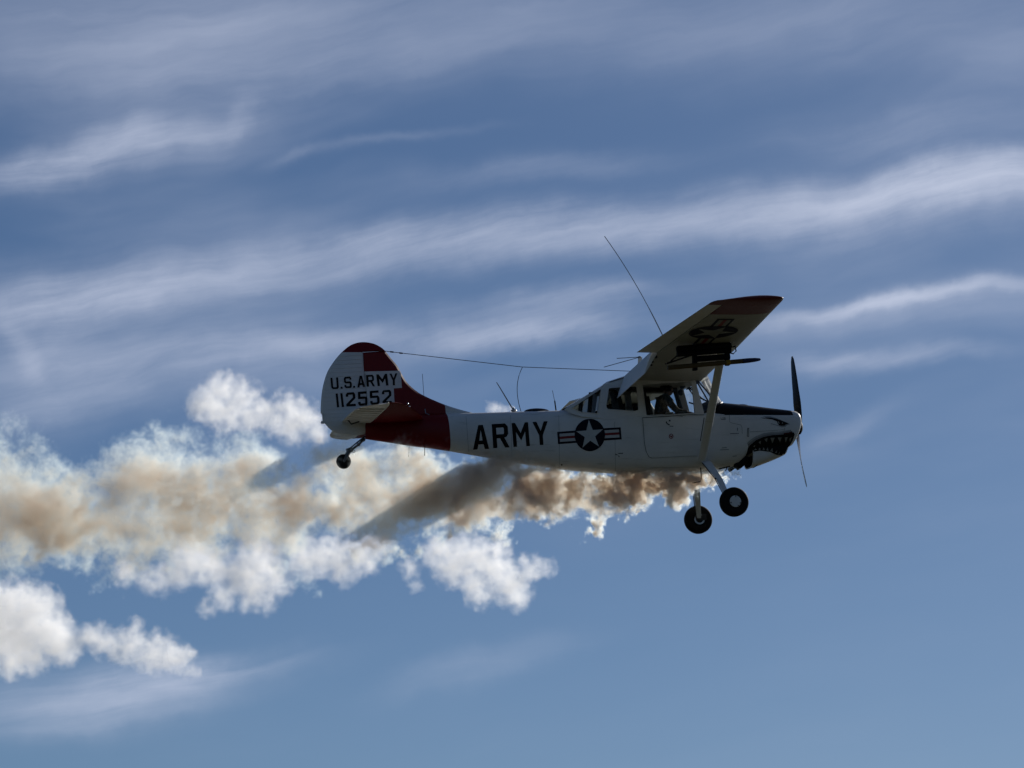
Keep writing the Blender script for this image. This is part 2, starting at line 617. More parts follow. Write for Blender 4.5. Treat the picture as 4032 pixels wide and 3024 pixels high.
def mat_ground():
    m = bpy.data.materials.new('airfield_grass')
    m.use_nodes = True
    w = NT(m.node_tree)
    b = w.n['Principled BSDF']
    tc = w.add('ShaderNodeTexCoord').outputs['Object']
    a = w.noise(tc, .02, 6, .6)
    c = w.noise(tc, 1.5, 6, .6)
    col = w.mix(w.rng(a, .35, .65), (.040, .041, .027, 1), (.053, .049, .033, 1))
    w.put(b.inputs['Base Color'], w.mix(w.m('MULTIPLY', w.rng(c, .4, .7), .6), col, (.028, .034, .014, 1)))
    b.inputs['Roughness'].default_value = .95
    return m


# ------------------------------------------------------------------ ground
gm = MB()
gm.add([(-60000, -60000, 0), (60000, -60000, 0), (60000, 60000, 0), (-60000, 60000, 0)], [(0, 1, 2, 3)])
tag(gm.build('ground', mat_ground(), None, 0), 'dry airfield grass under the low-flying aircraft', 'ground', kind='structure')

# ------------------------------------------------------------------ the aircraft
plane = bpy.data.objects.new('airplane', None)
plane.empty_display_size = .5
COL.objects.link(plane)
plane.matrix_world = AIR
tag(plane, 'white high-wing propeller plane with red tail, shark mouth nose and ARMY lettering', 'airplane')


def section(x, zt, zb_, w_, nl=2.5, nu=2.5, f=.46, n=40):
    """fuselage frame: f = height of the widest point"""
    zc = zt - (zt - zb_) * f
    pts = []
    for k in range(n):
        t = 2 * math.pi * k / n
        c, s_ = math.cos(t), math.sin(t)
        e = nu if s_ >= 0 else nl
        h = (zt - zc) if s_ >= 0 else (zc - zb_)
        pts.append(Vector((x, math.copysign(abs(c) ** (2 / e), c) * w_, zc + math.copysign(abs(s_) ** (2 / e), s_) * h)))
    return pts


def px_section(p, top, bot, w_, nl=2.5, nu=2.5, f=.46):
    a, b = at(p, top, 0), at(p, bot, 0)
    return section((a.x + b.x) / 2, a.z, b.z, w_, nl, nu, f)


# --- fuselage: tail cone and cabin body up to the window sills
body = MB()
st = [(1437, 1660, 1729, .05, 2.2, 2.2, .5), (1470, 1648, 1734, .085, 2.2, 2.2, .5), (1540, 1638, 1744, .13, 2.3, 2.3, .5), (1613, 1634, 1756, .165, 2.4, 2.4, .48),
      (1700, 1631, 1766, .205, 2.4, 2.4, .47), (1779, 1629, 1778, .24, 2.4, 2.4, .46), (1870, 1627, 1793, .275, 2.4, 2.4, .45), (1969, 1625, 1811, .31, 2.5, 2.5, .44),
      (2090, 1622, 1832, .35, 2.5, 2.7, .42), (2211, 1619, 1848, .385, 2.5, 3, .40), (2270, 1625, 1854, .40, 2.5, 4, .36), (2340, 1634, 1860, .413, 2.5, 6, .32),
      (2430, 1640, 1864, .422, 2.5, 9, .30), (2540, 1642, 1865, .428, 2.5, 9, .30), (2650, 1640, 1862, .43, 2.5, 9, .30), (2735, 1636, 1857, .43, 2.5, 8, .31),
      (2800, 1632, 1851, .43, 2.5, 6, .33), (2860, 1625, 1842, .428, 2.5, 5, .36), (2893, 1623, 1833, .425, 2.5, 5, .38), (2921, 1622, 1806, .42, 2.5, 5, .4)]
body.loft([px_section(*a) for a in st], True, True, True)
xa, xc_ = at(2300, 1640, 0).x, at(2745, 1640, 0).x
keep = []
for f in body.f:                       # the cabin is open at the sills
    c = sum((Vector(body.v[i]) for i in f), Vector()) / len(f)
    zs = at(2600, 1650, 0).z
    keep.append(not (xa < c.x < xc_ and c.z > zs and len(f) == 4 and abs(c.y) < .40))
body.m = [m_ for m_, k in zip(body.m, keep) if k]
body.f = [f for f, k in zip(body.f, keep) if k]
fuselage = body.build('fuselage', M['body'], plane, 40)
body_bvh = body.bvh()

# --- cowling with black anti-glare top, chin scoop below
cowl = MB()
cst = [(2776, 1612, 1800, .432, 2.8, 2.6, .5), (2800, 1595, 1800, .434, 2.8, 2.6, .5), (2832, 1588, 1802, .434, 2.8, 2.6, .5), (2890, 1594, 1800, .432, 2.7, 2.7, .48), (2921, 1597, 1797, .43, 2.7, 2.7, .46),
       (2972, 1604, 1792, .428, 2.6, 2.8, .44), (3030, 1612, 1785, .42, 2.6, 2.9, .42), (3085, 1619, 1772, .41, 2.5, 3, .42), (3108, 1622, 1757, .40, 2.5, 3, .43),
       (3121, 1625, 1738, .385, 2.5, 3, .44), (3129, 1631, 1718, .36, 2.4, 2.8, .45), (3135, 1642, 1702, .31, 2.3, 2.6, .46), (3138, 1656, 1690, .22, 2.2, 2.2, .5)]
cowl.loft([px_section(*a) for a in cst], True, False, True)
cowling = cowl.build('cowling', M['cowl'], plane, 40)
chin = MB()
# chin: (pixel x, top, bottom, half width)
cs = [(2946, 1742, 1846, .30), (2990, 1735, 1832, .31), (3040, 1728, 1813, .30), (3072, 1722, 1799, .28), (3083, 1722, 1793, .265), (3094, 1722, 1768, .235), (3099, 1722, 1750, .20)]
secs = [px_section(p, t, b_, w_, 3.2, 2.5, .4) for p, t, b_, w_ in cs]
chin.loft(secs, True, False, True)
mid = sum(secs[0], Vector()) / len(secs[0])
inner = [mid + (p - mid) * .93 for p in secs[0]]
deep = [mid + (p - mid) * .90 + Vector((.10, 0, 0)) for p in secs[0]]
chin.loft([secs[0], inner], True)
chin.loft([inner, deep], True, False, True, mi=1)
chin.build('chin_scoop', [M['white'], M['black']], plane, 40)
nose_bvh = MB()._join(cowl)._join(chin).bvh()

# small parts under the nose
mb = MB()
mb.tube([ak(3, 860, 775, -.1), ak(3, 790, 835, -.12), ak(3, 755, 862, -.12)], [.075, .075, .07], 14)
mb.build('exhaust_pipe', M['black'], plane)
mb = MB()
mb.tube([ak(3, 840, 780, .12), ak(3, 745, 850, .12), ak(3, 688, 900, .12)], [.05, .045, .035], 12)
mb.build('exhaust_pipe', M['black'], plane)
mb = MB()
mb.tube([ak(3, 590, 885, -.2), ak(3, 700, 858, -.2)], .012, 6)
mb.tube([ak(3, 655, 905, -.2), ak(3, 672, 870, -.2)], .010, 6)
mb.build('drain_tube', M['dark'], plane)
mb = MB()
mb.tube([ak(3, 405, 870, -.3), ak(3, 413, 980, -.3), ak(3, 400, 1012, -.3), ak(3, 322, 1026, -.3)], .008, 6)
mb.build('bent_antenna', M['dark'], plane)
# scoop on the cowl top
mb = MB()
c0, c1 = ak(3, 745, 250, .08), ak(3, 888, 262, .08)
mb.ball((c0 + c1) / 2, ((c1 - c0).x / 2, .10, .035), 16, 8)
mb.build('air_scoop', M['gloss'], plane)

# --- cabin side walls, roof, glazing
WY = .418
hole_q = [(100, 1054), (343, 893), (316, 1094), (185, 1086)]
hole_r = [(408, 886), (625, 871), (637, 880), (652, 1055), (645, 1070), (620, 1077), (402, 1062), (388, 1048), (385, 1030)]
hole_d = [(692, 856), (1062, 831), (1080, 840), (1088, 860), (1110, 1092), (716, 1119), (682, 872)]
outer_w = [(45, 1060), (90, 1090), (185, 1120), (400, 1140), (700, 1148), (1190, 1140), (1186, 1085), (1150, 950), (1113, 812), (1060, 792), (700, 795), (560, 798), (372, 856), (338, 884)]


def xz(pts, Y, k=1):
    out = []
    for p in pts:
        q = ak(k, p[0], p[1], Y)
        out.append((q.x, q.z))
    return out


for sgn in (-1, 1):
    mb = MB()
    y0, y1 = (sgn * WY, sgn * (WY - .03))
    mb.sheet(xz(outer_w, -WY), [xz(h, -WY) for h in (hole_q, hole_r, hole_d)], y0, y1)
    wl = mb.build('cabin_wall', M['white'], plane, 0)
    for nm, h in (('quarter_window', hole_q), ('rear_window', hole_r), ('door_window', hole_d)):
        g = MB()
        g.sheet(xz(h, -WY), [], sgn * (WY - .014), sgn * (WY - .018))
        g.build(nm, M['glass'], plane, 0)
        fr = MB()                       # rubber bead round the pane
        pts = [Vector((p[0], sgn * (WY + .002), p[1])) for p in xz(h, -WY)]
        fr.tube(pts + [pts[0]], .007, 6)
        fr.build('window_seal', M['white'], plane)
# rear glazed slope and roof
prof_rear = [ak(1, 30, 1060, 0), ak(1, 120, 1010, 0), ak(1, 340, 874, 0), ak(1, 372, 850, 0), ak(1, 540, 795, 0), ak(1, 640, 745, 0)]


def arch(p, w_, drop, n=11):
    return [Vector((p.x, w_ * math.sin(t), p.z - drop * (1 - math.cos(t)) / (1 - math.cos(R(70))))) for t in [R(-90 + 180 * k / (n - 1)) for k in range(n)]]


def flatarch(p, w_, crown, n=11):
    return [Vector((p.x, -w_ + 2 * w_ * k / (n - 1), p.z - crown * abs(-1 + 2 * k / (n - 1)) ** 3)) for k in range(n)]


mb = MB()
mb.loft([flatarch(p, WY - .002, .035) for p in prof_rear[:3]], False)
mb.build('rear_glazing', M['glass'], plane, 40)
mb = MB()
mb.loft([flatarch(p, WY + .004, .035) for p in prof_rear[2:]], False)
mb.loft([flatarch(p - Vector((0, 0, .025)), WY + .004, .035) for p in prof_rear[2:]], False)
mb.build('roof_panel', M['white'], plane, 40)
mb = MB()
for yy in (-.40, -.13, .13, .40):
    k = .035 * (abs(yy) / .42) ** 3
    mb.tube([p - Vector((0, 0, k)) + Vector((0, yy, 0)) for p in [q_ - Vector((0, 0, .014)) for q_ in prof_rear[:3]]], .014, 6)
mb.tube([p - Vector((0, 0, .016)) for p in flatarch(prof_rear[2], .40, .035)], .015, 6)
mb.build('rear_frame', M['dark'], plane)
for sgn in (-1, 1):                      # inner pillars seen through the quarter panes
    mb = MB()
    mb.tube([Vector((ak(1, 262, 925, -.35).x, sgn * .36, ak(1, 262, 925, -.35).z)),
             Vector((ak(1, 248, 1095, -.35).x, sgn * .36, ak(1, 248, 1095, -.35).z))], .035, 8)
    mb.build('cabin_pillar', M['interior'], plane)

# windscreen: wraps from door post to door post
post = [ak(1, 1113, 812, -WY), ak(1, 1150, 950, -WY), ak(1, 1186, 1088, -WY)]
nose_l = [ak(1, 1200, 785, 0), ak(1, 1258, 900, 0), ak(1, 1325, 1012, 0)]
mb = MB()
secs = []
for i in range(7):
    t = i / 6 * 2
    k = min(int(t), 1)
    a = post[k].lerp(post[k + 1], t - k)
    c = nose_l[k].lerp(nose_l[k + 1], t - k)
    row = []
    for j in range(17):
        s_ = -1 + 2 * j / 16
        e = (1 - abs(s_) ** 2.6) ** .75
        row.append(Vector((a.x + (c.x - a.x) * e, s_ * (WY - .004), a.z + (c.z - a.z) * e)))
    secs.append(row)
mb.loft(secs, False)
mb.build('windscreen', M['scuffed'], plane, 60)
mb = MB()
mb.tube(secs[-1], .014, 6)
mb.tube(secs[0], .016, 6)
mb.build('windscreen_frame', M['dark'], plane)
for sgn in (-1, 1):
    mb = MB()
    for a, b in (((1120, 822), (1228, 1008)), ((1138, 832), (1242, 952)), ((1138, 958), (1232, 1006)), ((1118, 848), (1140, 848))):
        p, q = ak(1, *a, -.30), ak(1, *b, -.22)
        mb.tube([Vector((p.x, sgn * .30, p.z)), Vector((q.x, sgn * .22, q.z))], .0125, 8)
    mb.build('windscreen_brace', M['dark'], plane)

# cabin interior: panel, glare shield, seats, ceiling, stick
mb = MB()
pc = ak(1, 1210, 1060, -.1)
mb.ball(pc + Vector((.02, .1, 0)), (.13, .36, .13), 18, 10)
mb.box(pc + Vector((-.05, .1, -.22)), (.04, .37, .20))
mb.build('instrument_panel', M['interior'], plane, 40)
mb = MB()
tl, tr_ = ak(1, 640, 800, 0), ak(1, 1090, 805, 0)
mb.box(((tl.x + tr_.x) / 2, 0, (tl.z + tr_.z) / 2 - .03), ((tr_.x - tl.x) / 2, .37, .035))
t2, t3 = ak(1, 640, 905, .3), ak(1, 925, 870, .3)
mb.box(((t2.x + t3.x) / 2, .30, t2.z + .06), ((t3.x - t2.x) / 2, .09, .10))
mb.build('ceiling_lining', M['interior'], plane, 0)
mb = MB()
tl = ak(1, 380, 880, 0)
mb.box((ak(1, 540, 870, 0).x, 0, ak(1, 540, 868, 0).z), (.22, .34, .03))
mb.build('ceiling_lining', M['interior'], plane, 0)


def seat(xp, zp):
    e = MB()
    rot = Matrix.Rotation(R(-12), 3, 'Y')
    e.box((xp, 0, zp), (.20, .22, .05))
    e.box((xp - .22, 0, zp + .30), (.035, .21, .30), rot=rot)
    e.box((xp - .30, 0, zp + .62), (.035, .12, .09), rot=rot)
    for sx in (-.15, .15):
        for sy in (-.18, .18):
            e.tube([(xp + sx, sy, zp - .04), (xp + sx, sy, zp - .30)], .015, 6)
    return e.build('seat', M['interior'], plane, 0)


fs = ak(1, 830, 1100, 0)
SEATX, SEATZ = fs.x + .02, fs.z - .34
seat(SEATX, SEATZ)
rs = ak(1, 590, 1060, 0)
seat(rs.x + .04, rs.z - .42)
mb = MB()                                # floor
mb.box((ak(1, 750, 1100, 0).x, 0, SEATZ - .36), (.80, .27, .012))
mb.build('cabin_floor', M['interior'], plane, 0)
mb = MB()                                # compass and mirror near the windscreen top
mb.ball(ak(1, 1010, 868, 0), (.055, .05, .05), 12, 8)
mb.tube([ak(1, 960, 845, 0), ak(1, 1010, 868, 0)], .03, 8)
mb.ball(ak(1, 995, 925, 0), (.045, .02, .05), 12, 8)
mb.tube([ak(1, 1000, 880, 0), ak(1, 996, 925, 0)], .012, 6)
mb.build('compass', M['dark'], plane)
mb = MB()
mb.tube([ak(1, 935, 845, .2), ak(1, 975, 990, .3), ak(1, 1000, 1085, .36)], [.045, .04, .045], 8)
mb.build('door_post', M['interior'], plane)
mb = MB()
a0, a1 = ak(1, 690, 960, .3), ak(1, 735, 1010, .3)
mb.tube([a0, a1, ak(1, 712, 1060, .3)], .012, 6)
mb.build('grab_handle', M['dark'], plane)

# --- door and its marks
door_px = [px(1, *p) for p in [(686, 1128), (1184, 1120), (1178, 1180), (1150, 1330), (1132, 1440), (760, 1455), (735, 1445), (712, 1400), (700, 1330)]]
door = decal([(door_px, [], M['white'], 0)], 'door', body_bvh, plane, .004, 22)


def strip_px(pts, w_):
    """a narrow band along a measured line"""
    L_, R_ = [], []
    for i, p in enumerate(pts):
        a, b = Vector(pts[max(i - 1, 0)]), Vector(pts[min(i + 1, len(pts) - 1)])
        d = (b - a).normalized()
        n = Vector((-d.y, d.x)) * w_ / 2
        L_.append(tuple(Vector(p) + n))
        R_.append(tuple(Vector(p) - n))
    return L_ + R_[::-1]


loop = door_px + [door_px[0]]
decal([(strip_px([px(1, *p) for p in [(684, 1128), (698, 1330), (712, 1402), (735, 1448), (760, 1458)]], 1.7), [], M['seam'], 1),
       (strip_px([px(1, *p) for p in [(760, 1458), (900, 1450), (1040, 1442), (1132, 1440)]], 1.3), [], M['soft'], 1),
       (strip_px([px(1, *p) for p in [(686, 1130), (850, 1122), (1050, 1108), (1184, 1108)]], 2.4), [], M['seam'], 1),
       (strip_px([px(1, *p) for p in [(1186, 1130), (1178, 1180), (1155, 1320)]], 3.2), [], M['seam'], 1)], 'door_seam', body_bvh, door, .006, 12)
decal([(strip_px([px(1, *p) for p in [(876, 1162), (884, 1178), (905, 1190)]], 4), [], M['black'], 0),
       (outline_px(1, [(898, 1148), (912, 1148), (912, 1160), (898, 1160)]), [], M['seam'], 0),
       (outline_px(1, [(905, 1196), (935, 1198), (934, 1203), (905, 1201)]), [], M['seam'], 0)], 'door_latch', body_bvh, door, .006, 12)
mb = MB()
p0, p1 = ak(1, 872, 1102, -.43), ak(1, 932, 1099, -.43)
mb.tube([p0, p0 + Vector((0, -.03, .02)), p1 + Vector((0, -.03, .02)), p1], .010, 6)
mb.build('door_handle', M['metal'], door)


def circ(c, rx, ry, n=28):
    return [(c[0] + rx * math.cos(2 * math.pi * k / n), c[1] + ry * math.sin(2 * math.pi * k / n)) for k in range(n)]


ec = px(1, 917, 1281)
decal([(circ(ec, 9, 10), [], M['emblem'], 0), (circ(ec, 6, 7), [], M['white'], 1),
       ([(ec[0] - 5, ec[1] - 4), (ec[0], ec[1] - 1), (ec[0] + 5, ec[1] - 4), (ec[0] + 4, ec[1] + 2), (ec[0], ec[1] + 6), (ec[0] - 4, ec[1] + 2)], [], M['emblem'], 2)],
      'door_emblem', body_bvh, door, .006, 12)
# little stencils on the body and cowl
sten = []
for k, (u0, v0, u1, v1) in enumerate([(918, 1128, 1012, 1122), (460, 1426, 480, 1434), (486, 1421, 526, 1419), (488, 1438, 494, 1450), (1316, 1392, 1388, 1388), (1330, 1376, 1372, 1372), (1418, 1444, 1452, 1440)]):
    sten.append((strip_px([px(1, u0, v0), px(1, u1, v1)], 3.2), [], M['soft'] if k > 3 else M['seam'], 0))
for l_ in sten:
    decal([l_], 'stencil', body_bvh, fuselage, .003, 12)

# faint skin joints
for xa_, ya_, xb_, yb_ in ((1835, 1640, 1846, 1786), (2010, 1636, 2016, 1812), (2200, 1634, 2204, 1840), (2420, 1660, 2424, 1855), (2560, 1842, 2750, 1838)):
    decal([(strip_px([(xa_, ya_), ((xa_ + xb_) / 2, (ya_ + yb_) / 2), (xb_, yb_)], 1.2), [], M['soft'], 0)], 'skin_joint', body_bvh, fuselage, .0025, 12)

# --- big ARMY lettering and the roundel on the side
for ch, q in (('A', [(362, 277), (488, 270), (500, 480), (360, 487)]), ('R', [(522, 266), (664, 258), (678, 467), (536, 474)]),
              ('M', [(696, 257), (838, 249), (855, 455), (712, 464)]), ('Y', [(876, 247), (1010, 240), (1018, 444), (896, 450)])):
    decal([glyph(ch, [px(4, *p) for p in q], M['black'])], 'letter', body_bvh, fuselage, .003, 16)


def roundel(c, rx, ry, lbar, rbar, tilt):
    """circle, star and barred wings; bars given as measured quads"""
    lay = []
    for q in (lbar, rbar):
        tl, tr, br, bl = [Vector(p) for p in q]
        inside_right = q is lbar

        def uv(s_, t):
            return tuple(((tl.lerp(tr, s_)).lerp(bl.lerp(br, s_), t)))
        lay.append(([uv(0, 0), uv(1, 0), uv(1, 1), uv(0, 1)], [], M['navy'], 0))
        s0, s1 = (.11, 1.0) if inside_right else (0.0, .89)
        lay.append(([uv(s0, .17), uv(s1, .17), uv(s1, .40), uv(s0, .40)], [], M['tooth'], 1))
        lay.append(([uv(s0, .40), uv(s1, .40), uv(s1, .60), uv(s0, .60)], [], M['emblem'], 1))
        lay.append(([uv(s0, .60), uv(s1, .60), uv(s1, .83), uv(s0, .83)], [], M['tooth'], 1))
    lay.append((circ(c, rx, ry, 48), [], M['navy'], 2))
    star = []
    for k in range(10):
        a = R(tilt - 90 + 36 * k)
        rr = .93 if k % 2 == 0 else .36
        star.append((c[0] + rx * rr * math.cos(a), c[1] + ry * rr * math.sin(a)))
    lay.append((star, [], M['tooth'], 3))
    return lay


c4 = px(4, 1376, 360)
decal(roundel(c4, 132 / 2.212, 140 / 2.212, [px(4, *p) for p in [(1092, 333), (1262, 321), (1262, 428), (1100, 440)]],
              [px(4, *p) for p in [(1490, 302), (1645, 293), (1654, 398), (1498, 408)]], -4), 'insignia', body_bvh, fuselage, .003, 14)

# --- shark mouth and eye on the nose
mouth = [(842, 752), (868, 692), (900, 645), (960, 595), (1040, 560), (1130, 544), (1230, 538), (1338, 514), (1348, 535), (1332, 588), (1306, 636), (1274, 674), (1256, 716), (1243, 748), (1200, 745), (1165, 740), (1100, 713), (1000, 700), (920, 716), (872, 746)]
shade = [(815, 790), (840, 700), (872, 645), (915, 605), (960, 575), (1040, 543), (1130, 528), (1230, 522), (1322, 505), (1325, 520), (1318, 520), (1230, 538), (1130, 544), (1040, 560), (960, 595), (900, 645), (868, 692), (842, 752)]
decal([([px(3, *p) for p in shade], [], M['grey'], 0), ([px(3, *p) for p in mouth], [], M['black'], 1),
       (strip_px([px(3, *p) for p in [(1240, 530), (1290, 524), (1325, 512)]], 5), [], M['gum'], 2),
       ([px(3, p[0] - 8, p[1] - 16) for p in shade[:11]] + [px(3, *p) for p in shade[:11][::-1]], [], M['mist'], 0)], 'shark_mouth', nose_bvh, cowling, .004, 10)
teeth = [[(928, 652), (955, 640), (946, 660)], [(983, 612), (1010, 598), (1005, 634)], [(1043, 583), (1076, 571), (1068, 614)], [(1103, 570), (1149, 567), (1125, 622)],
         [(1176, 567), (1217, 565), (1200, 613)], [(1246, 565), (1279, 562), (1257, 617)], [(1294, 577), (1319, 559), (1298, 612)],
         [(938, 700), (968, 693), (956, 678)], [(984, 697), (1009, 691), (996, 666)], [(1024, 694), (1051, 696), (1037, 666)], [(1061, 698), (1086, 706), (1076, 666)],
         [(1099, 706), (1131, 713), (1123, 673)], [(1147, 721), (1166, 723), (1172, 693)], [(1175, 740), (1191, 731), (1202, 698)]]
for t in teeth:
    decal([([px(3, *p) for p in t], [], M['fang'], 0)], 'tooth', nose_bvh, cowling, .012, 8)
brow = [(1010, 382), (1060, 370), (1110, 370), (1160, 380), (1200, 394), (1245, 410), (1292, 428), (1262, 436), (1248, 448), (1215, 452), (1192, 444), (1178, 425), (1172, 406), (1120, 386), (1060, 378)]
decal([([px(3, 1160 + (p[0] - 1160) * 1.1, 410 + (p[1] - 410) * 1.35) for p in brow], [], M['mist'], -.6), ([px(3, *p) for p in brow], [], M['black'], 0), (outline_px(3, [(1181, 402), (1190, 412), (1196, 432), (1188, 428)]), [], M['tooth'], 1), (circ(px(3, 1226, 424), 1.8, 1.8, 10), [], M['tooth'], 1),
       (strip_px([px(3, *p) for p in [(1110, 430), (1150, 440), (1195, 452)]], 2), [], M['grey'], 0)], 'shark_eye', nose_bvh, cowling, .004, 10)
ln = [[(693, 345), (697, 412), (715, 422), (812, 444), (820, 470), (822, 530)], [(900, 512), (1100, 500), (1240, 490)], [(1248, 470), (1250, 520)]]
decal([(strip_px([px(3, *p) for p in l_], 1.6), [], M['soft'], 0) for l_ in ln] +
      [(strip_px([px(3, *p) for p in l_], 2.0), [], M['seam'], 0) for l_ in ([(876, 478), (874, 552)], [(888, 478), (888, 552)], [(875, 476), (890, 476)], [(868, 552), (882, 560), (892, 552)], [(700, 530), (790, 526)], [(610, 388), (658, 386)], [(775, 470), (775, 500)])], 'panel_line', nose_bvh, cowling, .004, 12)
lq = [('L', 606), ('-', 617), ('1', 628), ('9', 636), ('A', 646)]
decal([glyph(ch, [px(3, u, 364), px(3, u + (3 if ch == '1' else 8), 364), px(3, u + (3 if ch == '1' else 8), 380), px(3, u, 380)], M['seam']) for ch, u in lq], 'stencil', nose_bvh, cowling, .004, 12)

# --- wings
def le(y):
    y = abs(y)
    x = .666 if y < 2.4 else .666 - .075 * (y - 2.4) / 2.9
    return Vector((x, 0, .800 + .068 * y))


def te(y):
    y = abs(y)
    x = -.93 if y < 2.4 else -.93 + .41 * (y - 2.4) / 2.9
    return Vector((x, 0, .775 + .040 * y if y < 2.4 else .871 + .080 * (y - 2.4)))


def foil(x, up, th=.12):
    yt = 5 * th * (.2969 * math.sqrt(x) - .126 * x - .3516 * x * x + .2843 * x**3 - .1036 * x**4)
    yc = .02 / .16 * (.8 * x - x * x) if x < .4 else .02 / .36 * (.2 + .8 * x - x * x)
    return yc + yt if up else yc - yt


CUT = .79
CH = [0, .004, .015, .04, .08, .14, .22, .32, .42, .54, .66, CUT]


def wpt(y, xc, up, ths=1.0, chord=1.0):
    a, b = le(y), te(y)
    d = b - a
    xx = .5 + (xc - .5) * chord
    nrm = Vector((-d.z, 0, d.x)).normalized()
    if nrm.z < 0:
        nrm = -nrm
    p = a + d * xx + nrm * foil(xc, up, .12) * d.length * ths
    return Vector((p.x, y, p.z))


def wsec(y, ths=1.0, chord=1.0):
    return [wpt(y, x, True, ths, chord) for x in CH[::-1]] + [wpt(y, x, False, ths, chord) for x in CH[1:]]


YT = [.0, .42, 1.2, 2.4, 3.4, 4.4, 5.25]
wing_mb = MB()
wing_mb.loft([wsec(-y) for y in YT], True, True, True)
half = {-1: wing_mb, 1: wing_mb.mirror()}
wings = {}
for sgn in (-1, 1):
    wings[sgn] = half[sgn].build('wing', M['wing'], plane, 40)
    # rounded tip
    mb = MB()
    CHF = CH + [.9, 1.0]

    def tsec(y, ths, chord, sh=0.0):
        return [wpt(y, x, True, ths, chord) + Vector((sh, 0, 0)) for x in CHF[::-1]] + [wpt(y, x, False, ths, chord) + Vector((sh, 0, 0)) for x in CHF[1:-1]]
    ts = [tsec(-5.252, 1, 1), tsec(-5.36, .86, 1.0), tsec(-5.44, .6, .97), tsec(-5.49, .25, .90), tsec(-5.50, .05, .84)]
    mb.loft(ts, True, True, True)
    (mb if sgn < 0 else mb.mirror()).build('wing_tip', M['wing'], wings[sgn], 50)
    # aileron
    mb = MB()
    sec = []
    for y in (2.42, 3.4, 4.4, 5.24):
        sec.append([wpt(-y, CUT + .014, True), wpt(-y, .9, True), wpt(-y, 1.0, True), wpt(-y, .9, False), wpt(-y, CUT + .014, False)])
    mb.loft(sec, True, True, True)
    (mb if sgn < 0 else mb.mirror()).build('aileron', M['white'], wings[sgn], 30)
    # corrugated flap hanging at sixty degrees
    mb = MB()
    ya, yb_, n = .46, 2.36, 96
    secs = []
    for i in range(n + 1):
        y = ya + (yb_ - ya) * i / n
        hp = wpt(-y, CUT, True) * .75 + wpt(-y, CUT, False) * .25
        ang = R(-62)
        dr = Vector((-math.cos(ang), 0, math.sin(ang)))
        nn = Vector((dr.z, 0, -dr.x))
        if nn.x > 0:
            nn = -nn
        rip = .009 * math.sin(2 * math.pi * i / 4)
        row = []
        for t, th in ((0, .035), (.12, .045), (.35, .035), (.7, .02), (1.0, .004)):
            row.append(hp + dr * (.42 * t) + nn * (th + (rip if .1 < t < .99 else 0)))
        for t, th in ((1.0, .004), (.7, .016), (.35, .03), (.12, .04), (0, .035)):
            row.append(hp + dr * (.42 * t) - nn * th)
        secs.append(row)
    mb.loft(secs, True, True, True)
    (mb if sgn < 0 else mb.mirror()).build('flap', M['flap'], wings[sgn], 60)
    # strut
    mb = MB()
    top, bot = at(2842, 1388, -2.5), at(2764, 1812, -.405)
    dv = (top - bot).normalized()
    sd = Vector((1, 0, 0)) - dv * dv.x
    sd.normalize()
    nn = dv.cross(sd)
    prof = []
    for t in [2 * math.pi * k / 14 for k in range(14)]:
        c, s_ = math.cos(t), math.sin(t)
        prof.append((c * .066, s_ * .024 * (1 + .4 * c)))
    mb.loft([[p + sd * a + nn * b for a, b in prof] for p in (bot, bot.lerp(top, .5), top)], True, True, True)
    (mb if sgn < 0 else mb.mirror()).build('wing_strut', M['white'], plane, 50)
near_bvh = wing_mb.bvh()

# roundel under the near wing, star to the front, bars along the span
oc, dc = ray(*px(1, 1262, 428))
hc = near_bvh.ray_cast(oc, dc)[0]


def wing_px(x, y):
    """sight-line point of a place on the underside"""
    h = near_bvh.ray_cast(Vector((x, y, -3)), Vector((0, 0, 1)))[0]
    q = A3 @ h + T3
    return (2016 + F_PX * q.x / -q.z, 1512 - F_PX * q.y / -q.z)


def wing_roundel(xc, yc, r):
    P = lambda a, b: wing_px(xc + a * r, yc - b * r)          # a forward, b outboard
    lay = []
    for sgn in (-1, 1):
        def q(b0, b1, a0, a1):
            return [P(a0, sgn * b0), P(a0, sgn * b1), P(a1, sgn * b1), P(a1, sgn * b0)]
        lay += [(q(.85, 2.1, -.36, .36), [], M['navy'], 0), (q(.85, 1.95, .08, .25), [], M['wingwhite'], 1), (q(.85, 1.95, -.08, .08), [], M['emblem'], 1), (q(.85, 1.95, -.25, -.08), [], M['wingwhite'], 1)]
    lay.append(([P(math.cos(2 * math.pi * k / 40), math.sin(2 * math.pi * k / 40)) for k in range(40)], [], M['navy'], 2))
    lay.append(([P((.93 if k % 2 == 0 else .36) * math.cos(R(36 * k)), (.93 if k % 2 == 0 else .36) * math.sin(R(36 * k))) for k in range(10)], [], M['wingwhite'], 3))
    return lay


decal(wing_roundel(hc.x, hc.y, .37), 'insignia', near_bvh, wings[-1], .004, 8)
for c, r_ in (((792, 631), 7), ((766, 671), 5), ((757, 697), 4.5)):
    decal([(circ(px(1, *c), r_, r_ * .9, 14), [], M['black'], 0)], 'drain_hole', near_bvh, wings[-1], .004, 8)

